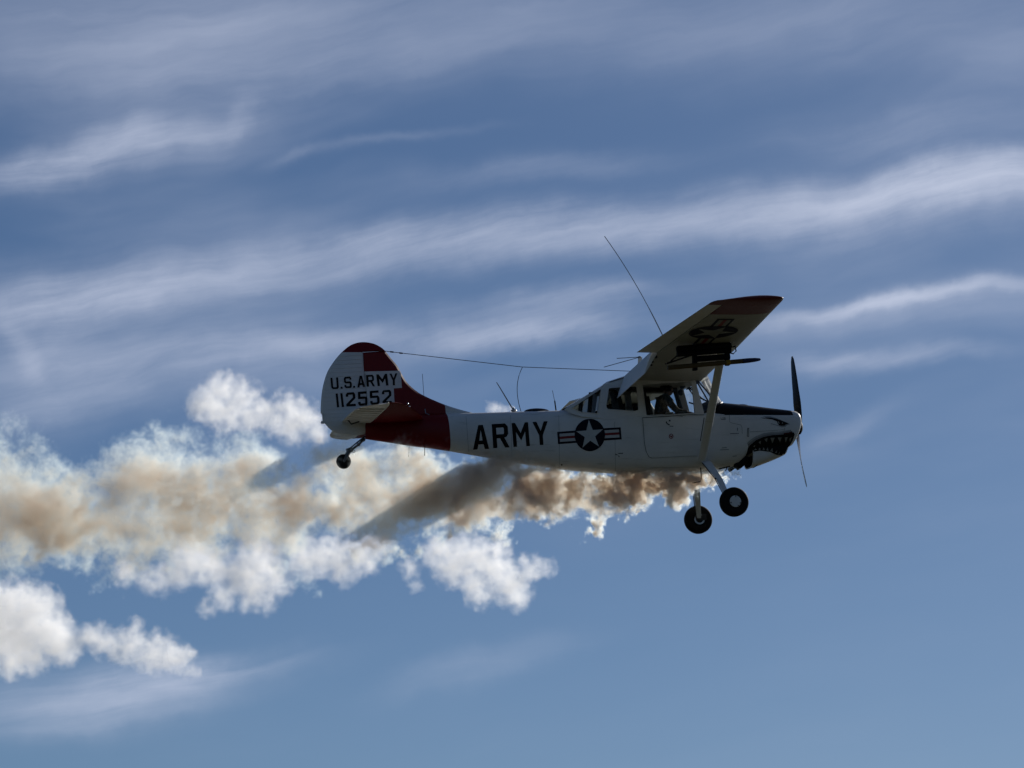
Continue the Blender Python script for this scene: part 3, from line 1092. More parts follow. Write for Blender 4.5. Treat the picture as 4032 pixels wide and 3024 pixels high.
# rocket rack under the near wing (the far one mirrors it)
RY = -3.0
for sgn in (-1, 1):
    mb = MB()
    a, b = ak(1, 962, 588, RY), ak(1, 1408, 556, RY)
    mid_ = (a + b) / 2
    ln_ = (b - a).length / 2
    rot = Matrix.Rotation(-math.atan2(b.z - a.z, b.x - a.x), 3, 'Y')
    xd = (b - a).normalized()
    mb.tube([mid_ + Vector((0, 0, .03)) - xd * ln_, mid_ + Vector((0, 0, .03)) - xd * (ln_ - .04), mid_ + Vector((0, 0, .03)) + xd * (ln_ - .05), mid_ + Vector((0, 0, .03)) + xd * ln_], [.04, .055, .055, .04], 14)
    mb.box(mid_ + Vector((.1, 0, .12)), (ln_ * .5, .022, .09), rot=rot)
    mb.tube([ak(1, 965, 612, RY - .03), ak(1, 1405, 578, RY - .03)], .040, 10)
    mb.tube([ak(1, 1110, 652, RY), ak(1, 1395, 630, RY)], [.046, .046], 12)
    mb.box(ak(1, 1110, 680, RY), (.03, .045, .12))
    mb.box(ak(1, 1375, 650, RY), (.03, .045, .10))
    mb.tube([ak(1, 915, 668, RY), ak(1, 1030, 570, RY)], .012, 6)
    mb.tube([ak(1, 870, 690, RY), ak(1, 960, 662, RY), ak(1, 1080, 620, RY)], .014, 6)
    (mb if sgn < 0 else mb.mirror()).build('pylon', M['black'], plane, 30)
    mb = MB()
    mb.tube([ak(1, 1390, 560, RY), ak(1, 1440, 545, RY), ak(1, 1448, 585, RY), ak(1, 1425, 608, RY), ak(1, 1398, 600, RY), ak(1, 1395, 625, RY)], .011, 6)
    (mb if sgn < 0 else mb.mirror()).build('firing_cable', M['black'], plane)

# --- tail: fin, rudder, stabilisers
def rounded(pts, n=4):
    """smooth curve through measured outline points"""
    out = []
    P = [Vector(p) for p in pts]
    for i in range(len(P) - 1):
        a, b, c, d = P[max(i - 1, 0)], P[i], P[i + 1], P[min(i + 2, len(P) - 1)]
        for k in range(n):
            t = k / n
            out.append(tuple(.5 * ((2 * b) + (c - a) * t + (2 * a - 5 * b + 4 * c - d) * t * t + (3 * b - a - 3 * c + d) * t ** 3)))
    return out + [tuple(P[-1])]


hinge = [(473, 183), (482, 300), (497, 470), (512, 610), (528, 760), (540, 905)]
fin_px = [(478, 186)] + rounded([(665, 173), (712, 232), (762, 292), (792, 345), (832, 415), (872, 462), (932, 512), (992, 547), (1092, 592), (1182, 627), (1290, 661), (1395, 688)]) + [ (1395, 705), (1000, 712), (545, 740), (530, 740), (514, 610), (499, 470), (484, 300)]


def fin_mb(pts_px, k, th_fn, inset=.06):
    """solid with a rounded, thinner rim: outline in the plane of symmetry"""
    P = [ak(k, *p, 0) for p in pts_px]
    c = sum(P, Vector()) / len(P)
    mb_ = MB()
    return P


fin = MB()
fo = [Vector((p.x, 0, p.z)) for p in [ak(2, *q, 0) for q in fin_px]]


def plate(mb_, loop_, th, edge=.02, rim=.6):
    """flat body with chamfered rim"""
    n = len(loop_)
    area = sum(loop_[i].x * loop_[(i + 1) % n].z - loop_[(i + 1) % n].x * loop_[i].z for i in range(n))
    ins = []
    for i in range(n):
        a, b, c = loop_[i - 1], loop_[i], loop_[(i + 1) % n]
        d = ((b - a).normalized() + (c - b).normalized())
        d.normalize()
        nn = Vector((-d.z, 0, d.x)) * (1 if area > 0 else -1)
        ins.append(b + nn * edge)
    rows = []
    for loop__, yy in ((ins, -th), (loop_, -th * (1 - rim)), (loop_, th * (1 - rim)), (ins, th)):
        rows.append([Vector((p.x, yy, p.z)) for p in loop__])
    mb_.loft(rows, True)
    for row, s_ in ((rows[0], 1), (rows[-1], -1)):
        tr = tessellate_polygon([[Vector((p.x, p.z, 0)) for p in row]])
        mb_.add(row, [tuple(t) for t in tr])


plate(fin, fo, .045, .03, .7)
fin_o = fin.build('fin', M['body'], plane, 40)
fin_bvh = fin.bvh()
rud_px = [(473, 183)] + rounded([(665, 171), (627, 140), (562, 110), (470, 100), (382, 124), (302, 188), (241, 260), (186, 350), (150, 470), (135, 590), (132, 688)]) + rounded([(145, 702), (150, 740), (165, 770), (200, 812), (240, 842), (300, 864), (400, 874), (480, 866), (515, 856)]) + [ (538, 800), (530, 755), (522, 610), (508, 470), (493, 300), (488, 190)]
rud = MB()
plate(rud, [Vector((p.x, 0, p.z)) for p in [ak(2, *q, 0) for q in rud_px]], .038, .035, .75)
rudder = rud.build('rudder', M['rudder'], plane, 40)
rud_bvh = rud.bvh()
tail_bvh = MB()._join(fin)._join(rud).bvh()


def rud_left(v):
    e = [(241, 260), (186, 350), (150, 470), (135, 590), (132, 688), (150, 740), (200, 812), (240, 842), (300, 864)]
    if v < 260:
        return 302 - (v - 188) * 61 / 72
    for a, b in zip(e, e[1:]):
        if a[1] <= v <= b[1]:
            return a[0] + (b[0] - a[0]) * (v - a[1]) / (b[1] - a[1])
    return 300


v = 212
while v < 850:
    x0, x1 = rud_left(v) + 14, 476 + (v - 183) * .083 - 8
    a, b = ak(2, x0, v + 5, -.040), ak(2, x1, v - 6, -.040)
    mb = MB()
    for s_ in (-1, 1):
        mb.tube([Vector((a.x, s_ * .037, a.z)), Vector((b.x, s_ * .037, b.z))], [.006, .007], 6, flat=.8)
    mb.build('rib', M['rudder'], rudder)
    v += 34
# white number block on the fin
decal([([px(2, *p) for p in [(485, 344), (793, 336), (806, 478), (738, 483), (746, 640), (516, 650), (512, 610), (498, 470)]], [], M['white'], 0)], 'number_panel', fin_bvh, fin_o, .004, 5)
for ch, q in (('U', [(212, 396), (275, 392), (283, 488), (221, 490)]), ('.', [(296, 470), (313, 469), (314, 486), (298, 487)]), ('S', [(322, 389), (384, 384), (392, 479), (330, 482)]),
              ('.', [(400, 463), (417, 462), (418, 478), (402, 479)]), ('A', [(436, 381), (492, 376), (500, 472), (436, 476)]), ('R', [(510, 373), (572, 369), (582, 466), (517, 470)]),
              ('M', [(592, 368), (682, 362), (694, 459), (604, 465)]), ('Y', [(702, 362), (768, 358), (772, 456), (706, 460)]),
              ('1', [(255, 527), (273, 525), (285, 640), (267, 641)]), ('1', [(294, 524), (312, 523), (325, 637), (307, 638)]), ('2', [(338, 520), (416, 513), (424, 630), (345, 634)]),
              ('5', [(440, 512), (518, 507), (523, 624), (443, 628)]), ('5', [(538, 505), (615, 499), (622, 616), (543, 621)]), ('2', [(638, 500), (715, 494), (722, 605), (645, 608)])):
    decal([glyph(ch, [px(2, *p) for p in q], M['black'])], 'letter' if ch.isalpha() or ch == '.' else 'digit', tail_bvh, rudder if q[0][0] < 490 else fin_o, .007, 16)
mb = MB()
mb.box(ak(2, 150, 765, 0), (.03, .02, .02))
mb.tube([ak(2, 146, 690, -.03), ak(2, 152, 768, -.03)], .008, 6)
mb.build('trim_tab', M['white'], rudder, 0)

# stabiliser plan: (lateral distance, x of trailing edge, hinge, leading edge) measured along the tail
def sx_(u):
    return at(1200 + u / 4.424, 1650, 0).x


plan = [(.06, 632, 1135, 2050), (.5, 625, 1140, 1935), (1.0, 625, 1148, 1755), (1.35, 650, 1156, 1610), (1.6, 705, 1162, 1480), (1.75, 795, 1166, 1395), (1.86, 925, 1150, 1290), (1.91, 1050, 1120, 1190)]
zst = ak(7, 700, 462, 0).z - .014
for sgn in (-1, 1):
    mb = MB()
    secs = []
    for y, t_, h_, l_ in plan:
        xh, xl = sx_(h_), sx_(l_)
        th = .045 * (1 - (y / 1.97) ** 4)
        c = xl - xh
        secs.append([Vector((xh + .004, -y, zst + th)), Vector((xh + c * .4, -y, zst + th)), Vector((xh + c * .8, -y, zst + th * .7)), Vector((xl, -y, zst)),
                     Vector((xh + c * .8, -y, zst - th * .7)), Vector((xh + c * .4, -y, zst - th)), Vector((xh + .004, -y, zst - th))])
    mb.loft(secs, True, True, True)
    (mb if sgn < 0 else mb.mirror()).build('stabilizer', M['red'], plane, 40)
    mb = MB()
    secs = []
    for y, t_, h_, l_ in plan:
        xt, xh = sx_(t_), sx_(h_)
        th = .042 * (1 - (y / 1.97) ** 4)
        dz = -.025
        secs.append([Vector((xh - .006, -y, zst + th)), Vector((xh * .5 + xt * .5, -y, zst + th * .6 + dz * .5)), Vector((xt, -y, zst + dz)), Vector((xh * .5 + xt * .5, -y, zst - th * .6 + dz * .5)), Vector((xh - .006, -y, zst - th))])
    mb.loft(secs, True, True, True)
    el_ = (mb if sgn < 0 else mb.mirror()).build('elevator', M['white'], plane, 30)
    for k in range(7):
        y = .25 + k * .2
        t_ = np.interp(y, [p[0] for p in plan], [p[1] for p in plan])
        mb = MB()
        for s2 in (-1, 1):
            mb.tube([(sx_(1120), sgn * y, zst + s2 * .039), (sx_(t_) + .03, sgn * y, zst - .025 + s2 * .006)], .008, 6)
        mb.build('rib', M['white'], el_)
    mb = MB()
    mb.tube([(sx_(700), sgn * .28, zst - .02), (sx_(760), sgn * .28, zst - .09), (sx_(900), sgn * .28, zst - .05)], .012, 6)
    mb.build('trim_horn', M['dark'], el_)

# tail wheel
mb = MB()
for dy in (-.03, .03):
    mb.tube([ak(7, 1050, 740, dy), ak(7, 900, 860, dy), ak(7, 760, 975, dy)], .012, 6)
mb.tube([ak(7, 1020, 800, 0), ak(7, 940, 885, 0), ak(7, 830, 970, 0)], [.022, .02, .018], 8)
mb.ball(ak(7, 940, 885, 0), .03, 8, 6)
mb.ball(ak(7, 1020, 800, 0), .035, 8, 6)
mb.build('tail_spring', M['dark'], plane)
tw = bpy.data.objects.new('tail_wheel', None)
COL.objects.link(tw)
tw.parent = plane
tc_ = ak(7, 677, 1182, 0)
tyre = [(.04, .045), (.075, .050), (.095, .045), (.112, .028), (.117, 0), (.112, -.028), (.095, -.045), (.075, -.050), (.04, -.045)]
mb = MB()
mb.lathe_y(tc_, tyre, 32)
mb.build('tyre', M['rubber'], tw, 40)
mb = MB()
mb.tube([ak(7, 835, 960, 0), ak(7, 740, 1010, 0)], [.035, .05], 8)
for dy in (-.07, .07):
    mb.tube([ak(7, 770, 1000, 0) + Vector((0, dy * .6, 0)), ak(7, 740, 1060, 0) + Vector((0, dy, 0)), tc_ + Vector((0, dy, 0))], [.03, .03, .02], 8, flat=.5, up=(0, 1, 0))
mb.tube([tc_ + Vector((0, -.085, 0)), tc_ + Vector((0, .085, 0))], .018, 8)
mb.build('fork', M['strutgrey'], tw)
mb = MB()
rc = ak(7, 853, 1003, 0)
mb.tube([rc + Vector((.02 * math.cos(t), 0, .02 * math.sin(t))) for t in [2 * math.pi * k / 12 for k in range(13)]], .005, 6)
mb.build('tow_ring', M['dark'], tw)

# main gear
wc = at(2892, 1975, -1.14)
wc.z = -1.279
wc.x = .859
for sgn in (-1, 1):
    S = Vector((1, sgn * -1, 1))
    mb = MB()
    r0, r1 = at(2786, 1822, -.40), Vector((wc.x - .02, -1.00, wc.z + .02))
    mid1 = r0.lerp(r1, .5) + Vector((0, -.02, .05))
    pts = [(r0 + Vector((0, .22, .07)), .078), (r0, .076), (mid1, .055), (r1.lerp(mid1, .18), .040), (r1, .036)]
    secs = []
    for p, hw in pts:
        secs.append([p + Vector((-hw, 0, 0)), p + Vector((-hw * .8, -.008, -.013)), p + Vector((hw * .8, -.008, -.013)), p + Vector((hw, 0, 0)), p + Vector((hw * .8, .008, .013)), p + Vector((-hw * .8, .008, .013))])
    mb.loft(secs, True, True, True)
    (mb if sgn < 0 else mb.mirror()).build('gear_leg', M['white'], plane, 40)
    mb = MB()
    mb.tube([p + Vector((-hw - .012, 0, 0)) for p, hw in pts[1:]], .008, 6)
    mb.ball(mid1 + Vector((-.065, -.02, 0)), .018, 8, 6)
    (mb if sgn < 0 else mb.mirror()).build('brake_line', M['dark'], plane)
    wh = bpy.data.objects.new('wheel', None)
    COL.objects.link(wh)
    wh.parent = plane
    k = .231
    prof = [(.09, .075), (.115, .085), (.15, .098), (.19, .092), (.218, .065), (k, .03), (k, -.03), (.218, -.065), (.19, -.092), (.15, -.098), (.115, -.085), (.09, -.075)]
    mb = MB()
    mb.lathe_y(wc, prof, 48)
    (mb if sgn < 0 else mb.mirror()).build('tyre', M['rubber'], wh, 40)
    mb = MB()
    mb.lathe_y(wc, [(.092, -.092), (.085, -.100), (.03, -.104), (.003, -.104)], 32)
    (mb if sgn < 0 else mb.mirror()).build('hub_cap', M['white'], wh, 40)
    mb = MB()
    hb = wc + Vector((0, -.1085, 0))
    for a in (-20, 88, 196, 300):
        mb = MB()
        p = hb + Vector((.078 * math.cos(R(a)), 0, .078 * math.sin(R(a))))
        mb.ball(p, (.009, .004, .009), 8, 4)
        (mb if sgn < 0 else mb.mirror()).build('hub_bolt', M['black'], wh)
    mb = MB()
    ring = [(.062, .088), (.088, .088), (.088, .096), (.062, .096)]
    secs = [[wc + Vector((r_ * math.cos(a), y_, r_ * math.sin(a))) for r_, y_ in ring] for a in [2 * math.pi * i / 28 for i in range(29)]]
    mb.loft(secs, True)
    (mb if sgn < 0 else mb.mirror()).build('rim', M['metal'], wh, 40)
    mb = MB()
    mb.box(wc + Vector((.075, .108, .03)), (.035, .018, .05))
    mb.tube([wc + Vector((.06, .11, .06)), wc + Vector((.02, .115, .10)), wc + Vector((-.03, .10, .16))], .008, 6)
    mb.lathe_y(wc + Vector((0, .10, 0)), [(.045, -.02), (.045, .02), (.02, .03)], 16)
    (mb if sgn < 0 else mb.mirror()).build('brake', M['dark'], wh, 40)

# --- propeller
prop = bpy.data.objects.new('propeller', None)
COL.objects.link(prop)
prop.parent = plane
hub = ak(6, 750, 850, 0)
mb = MB()
ax = Vector((1, 0, 0))
mb.tube([hub + ax * -.09, hub + ax * -.02, hub + ax * .03, hub + ax * .055, hub + ax * .065], [.125, .125, .11, .07, .02], 24)
mb.build('hub', M['black'], prop, 40)
for up in (1, -1):
    th = R(10) * 1
    rad = Vector((0, math.sin(th), math.cos(th))) * up
    tan = Vector((0, math.cos(th), -math.sin(th))) * up
    secs = []
    Rm = 1.21 if up > 0 else 1.0
    N = 18
    for i in range(N + 1):
        t = i / N
        r_ = .07 + (Rm - .07) * t
        chord = np.interp(t, [0, .12, .3, .6, .85, .96, 1], [.10, .15, .185, .18, .15, .11, .05])
        beta = R(np.interp(t, [0, .2, .5, 1], [42, 30, 17, 9]))
        thick = np.interp(t, [0, .15, .5, 1], [.05, .03, .017, .007])
        cv = (ax * math.sin(beta) - tan * math.cos(beta))
        nv = (ax * math.cos(beta) + tan * math.sin(beta))
        c = hub + rad * r_ + ax * ((.075 * t * t if up < 0 else -.015 * t + .05) - .03)
        row = []
        for q in range(14):
            a = 2 * math.pi * q / 14
            row.append(c + cv * (math.cos(a) * chord / 2) + nv * (math.sin(a) * thick / 2 * (1 + .3 * math.cos(a))))
        secs.append(row)
    mb = MB()
    mb.loft(secs, True, True, True)
    mb.build('blade', M['gloss'], prop, 50)
mb = MB()
mb.ball(ak(6, 752, 790, 0), (.02, .03, .02), 10, 6)
mb.build('hub_bolt', M['metal'], prop)

# --- antennas
def ant(name, pts, rad, mat='wire', seg=6):
    m_ = MB()
    m_.tube(pts, rad, seg)
    return m_.build(name, M[mat], plane)


def bez(a, b, c, n=14):
    return [a.lerp(b, t).lerp(b.lerp(c, t), t) for t in [i / n for i in range(n + 1)]]


ant('whip_antenna', bez(at(2668, 1452, .3), at(2540, 1150, .3), at(2380, 930, .3)), [.009] * 6 + [.006] * 9, 'rod')
y_ = 0
ant('aerial_wire', [at(1515, 1382, 0), at(1545, 1386, 0), at(2055, 1445, 0), at(2520, 1463, 0)], .0055)
for u, v_ in ((722, 180), (798, 190)):
    ant('insulator', [ak(2, u - 14, v_ - 1, 0), ak(2, u + 14, v_ + 2, 0)], .012, 'dark')
ant('aerial_wire', bez(at(2057, 1446, 0), at(2018, 1520, 0), at(2052, 1622, 0)), .0055)
ant('whip_antenna', [at(1955, 1505, 0), at(1965, 1521, 0), at(2021, 1614, 0)], [.006, .008, .011], 'rod')
mb = MB()
bb = at(2023, 1617, 0)
mb.ball(bb, (.05, .03, .025), 12, 6)
mb.ball(bb + Vector((-.005, 0, .025)), (.022, .02, .03), 10, 6)
mb.build('antenna_base', M['rod'], plane)
ant('whip_antenna', [at(2175, 1537, 0), at(2184, 1580, 0)], .004)
ant('whip_antenna', [at(2184, 1578, 0), at(2190, 1622, 0)], .011, 'dark')
ant('rod_antenna', [at(1663, 1472, 0), at(1669, 1558, 0)], .004)
ant('rod_antenna', [at(1672, 1750, -.1), at(1672, 1794, -.1)], .006)
ant('rod_antenna', [at(1611, 1750, -.05), at(1609, 1800, -.05)], .003)
ant('probe', [at(1673, 1610, -.22), at(1676, 1627, -.24), at(1690, 1633, -.3)], .008, 'rod')
mb = MB()
d0, d1 = at(2062, 1620, 0), at(2165, 1618, 0)
mb.ball((d0 + d1) / 2 + Vector((0, 0, -.01)), ((d1 - d0).x / 2, .12, .055), 24, 10)
mb.build('antenna_dome', M['gloss'], plane)
mb = MB()
m0, m1 = ak(1, 655, 720, 0), ak(1, 665, 634, 0)
mb.tube([m0 + Vector((0, 0, -.15)), m1], .035, 8, flat=.4, up=(0, 1, 0))
mb.build('antenna_mast', M['white'], plane)
ant('mast_rod', [m1, ak(1, 475, 645, .35)], .006)
ant('mast_rod', [m1, ak(1, 370, 716, -.35)], .006)
mb = MB()
mb.ball(m1 + Vector((-.01, 0, 0)), (.03, .02, .014), 10, 6)
mb.build('mast_cap', M['dark'], plane)
mb = MB()                                # drain plug on the belly
mb.ball(ak(4, 1132, 620, -.25), .014, 8, 6)
mb.build('drain_plug', M['black'], plane)

for nm, p_, r_, par in (('windscreen_glint_ball', at(2838, 1588, -.02), .034, plane), ('tip_glint_ball', at(3079, 1176, -5.42), .020, wings[-1]), ('tip_glint_ball', at(3079, 1176, -5.42) * Vector((1, 1, 1)), .020, wings[1]),
                       ('lip_glint_ball', at(3128, 1634, -.12), .016, cowling), ('tail_glint_ball', at(1607, 1589, -1.70), .014, plane), ('stab_glint_ball', at(1612, 1601, -1.42), .012, plane)):  # polished balls added to make sun glints, not real fittings
    if par is wings[1]:
        p_ = Vector((p_.x, -p_.y, p_.z))
    mb = MB()
    mb.ball(p_, r_, 14, 10)
    mb.build(nm, M['chrome'], par, 80)

# ------------------------------------------------------------------ rockets carried on the racks
for sgn in (-1,):
    rk = bpy.data.objects.new('rocket', None)
    COL.objects.link(rk)
    rk.matrix_world = AIR
    tag(rk, 'thin brown rocket with dark blue nose hanging under the near wing', 'rocket')
    a, b = ak(1, 888, 722, RY - .05), ak(1, 1500, 667, RY - .05)
    tip = ak(1, 1648, 653, RY - .05)
    mb = MB()
    mb.tube([a, a.lerp(b, .02), b], [.034, .036, .036], 14)
    (mb if sgn < 0 else mb.mirror()).build('rocket_motor', M['brown'], rk)
    mb = MB()
    mb.tube([b, b.lerp(tip, .3), b.lerp(tip, .7), b.lerp(tip, .95), tip], [.037, .037, .031, .020, .010], 14)
    (mb if sgn < 0 else mb.mirror()).build('warhead', M['blue'], rk)
    mb = MB()
    p0 = a.lerp(b, .78)
    mb.tube([p0, p0.lerp(b, .25)], .0375, 14)
    (mb if sgn < 0 else mb.mirror()).build('band', M['yellow'], rk)

# ------------------------------------------------------------------ the pilot
def skin_body(name, chains, parent, mat, sub=2):
    """one continuous surface grown over a skeleton: chains of (key, point, radius); shared keys join"""
    bm = bmesh.new()
    lay = bm.verts.layers.skin.verify()
    vs = {}
    first = True
    for ch in chains:
        prev = None
        for key, p, r_ in ch:
            if key not in vs:
                vv = bm.verts.new(p)
                vv[lay].radius = (r_, r_) if not isinstance(r_, tuple) else r_
                if first:
                    vv[lay].use_root = True
                    first = False
                vs[key] = vv
            if prev is not None and bm.edges.get((prev, vs[key])) is None:
                bm.edges.new((prev, vs[key]))
            prev = vs[key]
    me = bpy.data.meshes.new(name)
    bm.to_mesh(me)
    bm.free()
    me.materials.append(mat)
    o = bpy.data.objects.new(name, me)
    COL.objects.link(o)
    if parent:
        o.parent = parent
    sk = o.modifiers.new('skin', 'SKIN')
    sk.use_smooth_shade = True
    sb = o.modifiers.new('sub', 'SUBSURF')
    sb.levels = sb.render_levels = sub
    return o


pilot = bpy.data.objects.new('person', None)
COL.objects.link(pilot)
pilot.matrix_world = AIR
tag(pilot, 'pilot in dark camouflage jacket sitting in the front seat behind the door window', 'person')
hip = Vector((SEATX - .08, 0, SEATZ + .14))
chest = ak(1, 838, 1010, 0)
neck = ak(1, 868, 948, 0)
head = ak(1, 888, 895, 0)
V = Vector
chains = [[('hip', hip, (.15, .12)), ('waist', hip.lerp(chest, .5), (.16, .12)), ('chest', chest, (.19, .13)), ('nb', neck + V((-.02, 0, -.05)), (.12, .085))]]
for s_ in (-1, 1):
    sh = chest + V((.01, s_ * .19, .07))
    elb = ak(1, 935, 1085, 0) + V((0, s_ * .26, -.02))
    wri = ak(1, 1025, 1098, 0) + V((.02, s_ * .16, .0))
    chains.append([('chest', chest, .15), ('sh%d' % s_, sh, .075), ('ua%d' % s_, sh.lerp(elb, .5), .062), ('el%d' % s_, elb, .052), ('fa%d' % s_, elb.lerp(wri, .5), .046), ('wr%d' % s_, wri, .034)])
    kn = hip + V((.48, s_ * .13, .08))
    an = kn + V((.14, s_ * .02, -.40))
    chains.append([('hip', hip, .14), ('th%d' % s_, hip + V((.14, s_ * .11, .02)), .095), ('kn%d' % s_, kn, .065), ('sn%d' % s_, kn.lerp(an, .5), .055), ('an%d' % s_, an, .042), ('ft%d' % s_, an + V((.16, 0, -.06)), .035)])
skin_body('clothing', chains, pilot, M['camo'])
hd = [[('n0', neck + V((-.02, 0, -.08)), .058), ('n1', neck, .052), ('jaw', head + V((.02, 0, -.055)), (.066, .062)), ('mid', head + V((.0, 0, .0)), (.074, .085)), ('top', head + V((-.012, 0, .07)), (.066, .075))],
      [('jaw', head, .06), ('chin', head + V((.072, 0, -.085)), .022)], [('mid', head, .07), ('nose', head + V((.092, 0, -.008)), .012)]]
skin_body('head', hd, pilot, M['skin'])
mb = MB()
for s_ in (-1, 1):
    mb.ball(head + V((.076, s_ * .032, .018)), (.010, .014, .009), 10, 6)
mb.build('eye', M['black'], pilot)
mb = MB()
mb.ball(head + V((-.02, 0, .055)), (.105, .088, .085), 16, 10)
mb.tube([head + V((.03, 0, .075)), head + V((.15, 0, .055))], [.06, .045], 10, flat=.2)
mb.build('cap', M['hair'], pilot)
mb = MB()
for s_ in (-1, 1):
    mb.ball(head + V((-.005, s_ * .092, -.005)), (.045, .024, .05), 12, 8)
mb.tube([head + V((-.005, .10 * math.cos(t), .0 + .145 * math.sin(t))) for t in [math.pi * k / 12 for k in range(13)]], .013, 6)
mb.tube([head + V((0, -.10, -.02)), head + V((.07, -.085, -.06)), head + V((.115, -.02, -.055))], .006, 6)
mb.build('headset', M['black'], pilot)
mb = MB()
mb.tube([neck + V((.045, -.09, -.02)), neck + V((.10, -.10, -.10)), chest + V((.17, -.10, .0))], [.012, .016, .012], 6)
mb.build('collar', M['camo'], pilot)
for s_ in (-1, 1):
    wri = ak(1, 1025, 1098, 0) + V((.02, s_ * .16, .0))
    ch = [[('w', wri, .028), ('p', wri + V((.05, 0, -.01)), (.040, .018)), ('p2', wri + V((.085, 0, -.02)), (.042, .016))]]
    for f_ in range(4):
        y0 = -.030 + f_ * .020
        L_ = (.066, .078, .072, .055)[f_]
        ch.append([('p2', wri, .03), ('a%d' % f_, wri + V((.10, y0, -.022)), .010), ('b%d' % f_, wri + V((.10 + L_ * .5, y0, -.035)), .009), ('c%d' % f_, wri + V((.10 + L_ * .75, y0, -.065)), .008)])
    ch.append([('p', wri, .03), ('t0', wri + V((.06, -s_ * .045, -.02)), .012), ('t1', wri + V((.095, -s_ * .055, -.04)), .009)])
    skin_body('hand', ch, pilot, M['skin'], 1)

# ------------------------------------------------------------------ smoke trail and clouds: real volumes
def make_env(puffs, lo, hi, step):
    """soft union of puffs (centre, radius vector, weight) on a coarse grid"""
    lo, hi = np.array(lo, float), np.array(hi, float)
    n = np.ceil((hi - lo) / step).astype(int) + 1
    g = np.zeros(n, np.float32)
    ax_ = [lo[k] + step * np.arange(n[k]) for k in range(3)]
    for c, r_, wt in puffs:
        r_ = np.array(r_ if hasattr(r_, '__len__') else (r_,) * 3, float)
        sl_ = []
        for k in range(3):
            i0 = max(int((c[k] - r_[k] - lo[k]) / step), 0)
            i1 = min(int((c[k] + r_[k] - lo[k]) / step) + 2, n[k])
            sl_.append((i0, i1))
        if any(a >= b for a, b in sl_):
            continue
        dx, dy, dz = [((ax_[k][sl_[k][0]:sl_[k][1]] - c[k]) / r_[k]) for k in range(3)]
        d = np.sqrt(dx[:, None, None]**2 + dy[None, :, None]**2 + dz[None, None, :]**2)
        val = np.clip(1 - d, 0, 1).astype(np.float32) * wt
        s3 = tuple(slice(a, b) for a, b in sl_)
        old = g[s3]
        g[s3] = np.maximum(old, val) + .25 * np.minimum(old, val)
    return g, n


def volume_object(name, puffs, lo, hi, step, vox, mat, field, matrix):
    g, n = make_env(puffs, lo, hi, step)
    me = bpy.data.meshes.new(name)
    me.vertices.add(g.size)
    me.attributes.new('puff', 'FLOAT', 'POINT').data.foreach_set('value', g.ravel())
    src = bpy.data.objects.new(name + '_puffs', me)          # points read by the density nodes
    vol = bpy.data.volumes.new(name)
    vol.materials.append(mat)
    ob = bpy.data.objects.new(name, vol)
    COL.objects.link(ob)
    ob.matrix_world = matrix
    ng = bpy.data.node_groups.new(name + '_density', 'GeometryNodeTree')
    ng.interface.new_socket('Geometry', in_out='INPUT', socket_type='NodeSocketGeometry')
    ng.interface.new_socket('Geometry', in_out='OUTPUT', socket_type='NodeSocketGeometry')
    w = NT(ng)
    gi, go, vc = w.add('NodeGroupInput'), w.add('NodeGroupOutput'), w.add('GeometryNodeVolumeCube')
    na = w.add('GeometryNodeInputNamedAttribute', data_type='FLOAT')
    na.inputs[0].default_value = 'puff'
    pos = w.add('GeometryNodeInputPosition').outputs[0]
    oi = w.add('GeometryNodeObjectInfo', transform_space='ORIGINAL')
    oi.inputs['Object'].default_value = src

    def env(p):
        """trilinear look-up in the puff grid"""
        sx = w.add('ShaderNodeSeparateXYZ')
        w.l.new(w.v('SCALE', w.v('SUBTRACT', p, tuple(lo)), scale=1 / step), sx.inputs[0])
        fl, fr = [], []
        for k in range(3):
            c = w.m('MINIMUM', w.m('MAXIMUM', sx.outputs[k], 0.0), float(n[k] - 1.001))
            f = w.m('FLOOR', c)
            fl.append(f)
            fr.append(w.m('SUBTRACT', c, f))
        base = w.m('MULTIPLY_ADD', w.m('MULTIPLY_ADD', fl[0], float(n[1]), fl[1]), float(n[2]), fl[2])
        vals = []
        for k in range(8):
            off = (k >> 2 & 1) * n[1] * n[2] + (k >> 1 & 1) * n[2] + (k & 1)
            si = w.add('GeometryNodeSampleIndex', data_type='FLOAT', domain='POINT')
            w.l.new(oi.outputs['Geometry'], si.inputs['Geometry'])
            w.l.new(na.outputs[0], si.inputs['Value'])
            w.l.new(w.m('ADD', base, float(off)), si.inputs['Index'])
            vals.append(si.outputs[0])

        def lerp(a, b, t):
            return w.m('MULTIPLY_ADD', w.m('SUBTRACT', b, a), t, a)
        z = [lerp(vals[2 * k], vals[2 * k + 1], fr[2]) for k in range(4)]
        y = [lerp(z[0], z[1], fr[1]), lerp(z[2], z[3], fr[1])]
        return lerp(y[0], y[1], fr[0])
    d = field(w, pos, env)
    w.l.new(d, vc.inputs['Density'])
    vc.inputs['Min'].default_value = lo
    vc.inputs['Max'].default_value = hi
    for k, a in enumerate('XYZ'):
        vc.inputs['Resolution ' + a].default_value = max(8, int((hi[k] - lo[k]) / vox))
    sm = w.add('GeometryNodeSetMaterial')
    w.l.new(vc.outputs[0], sm.inputs[0])
    sm.inputs['Material'].default_value = mat
    w.l.new(sm.outputs[0], go.inputs[0])
    ob.modifiers.new('density', 'NODES').node_group = ng
    return ob


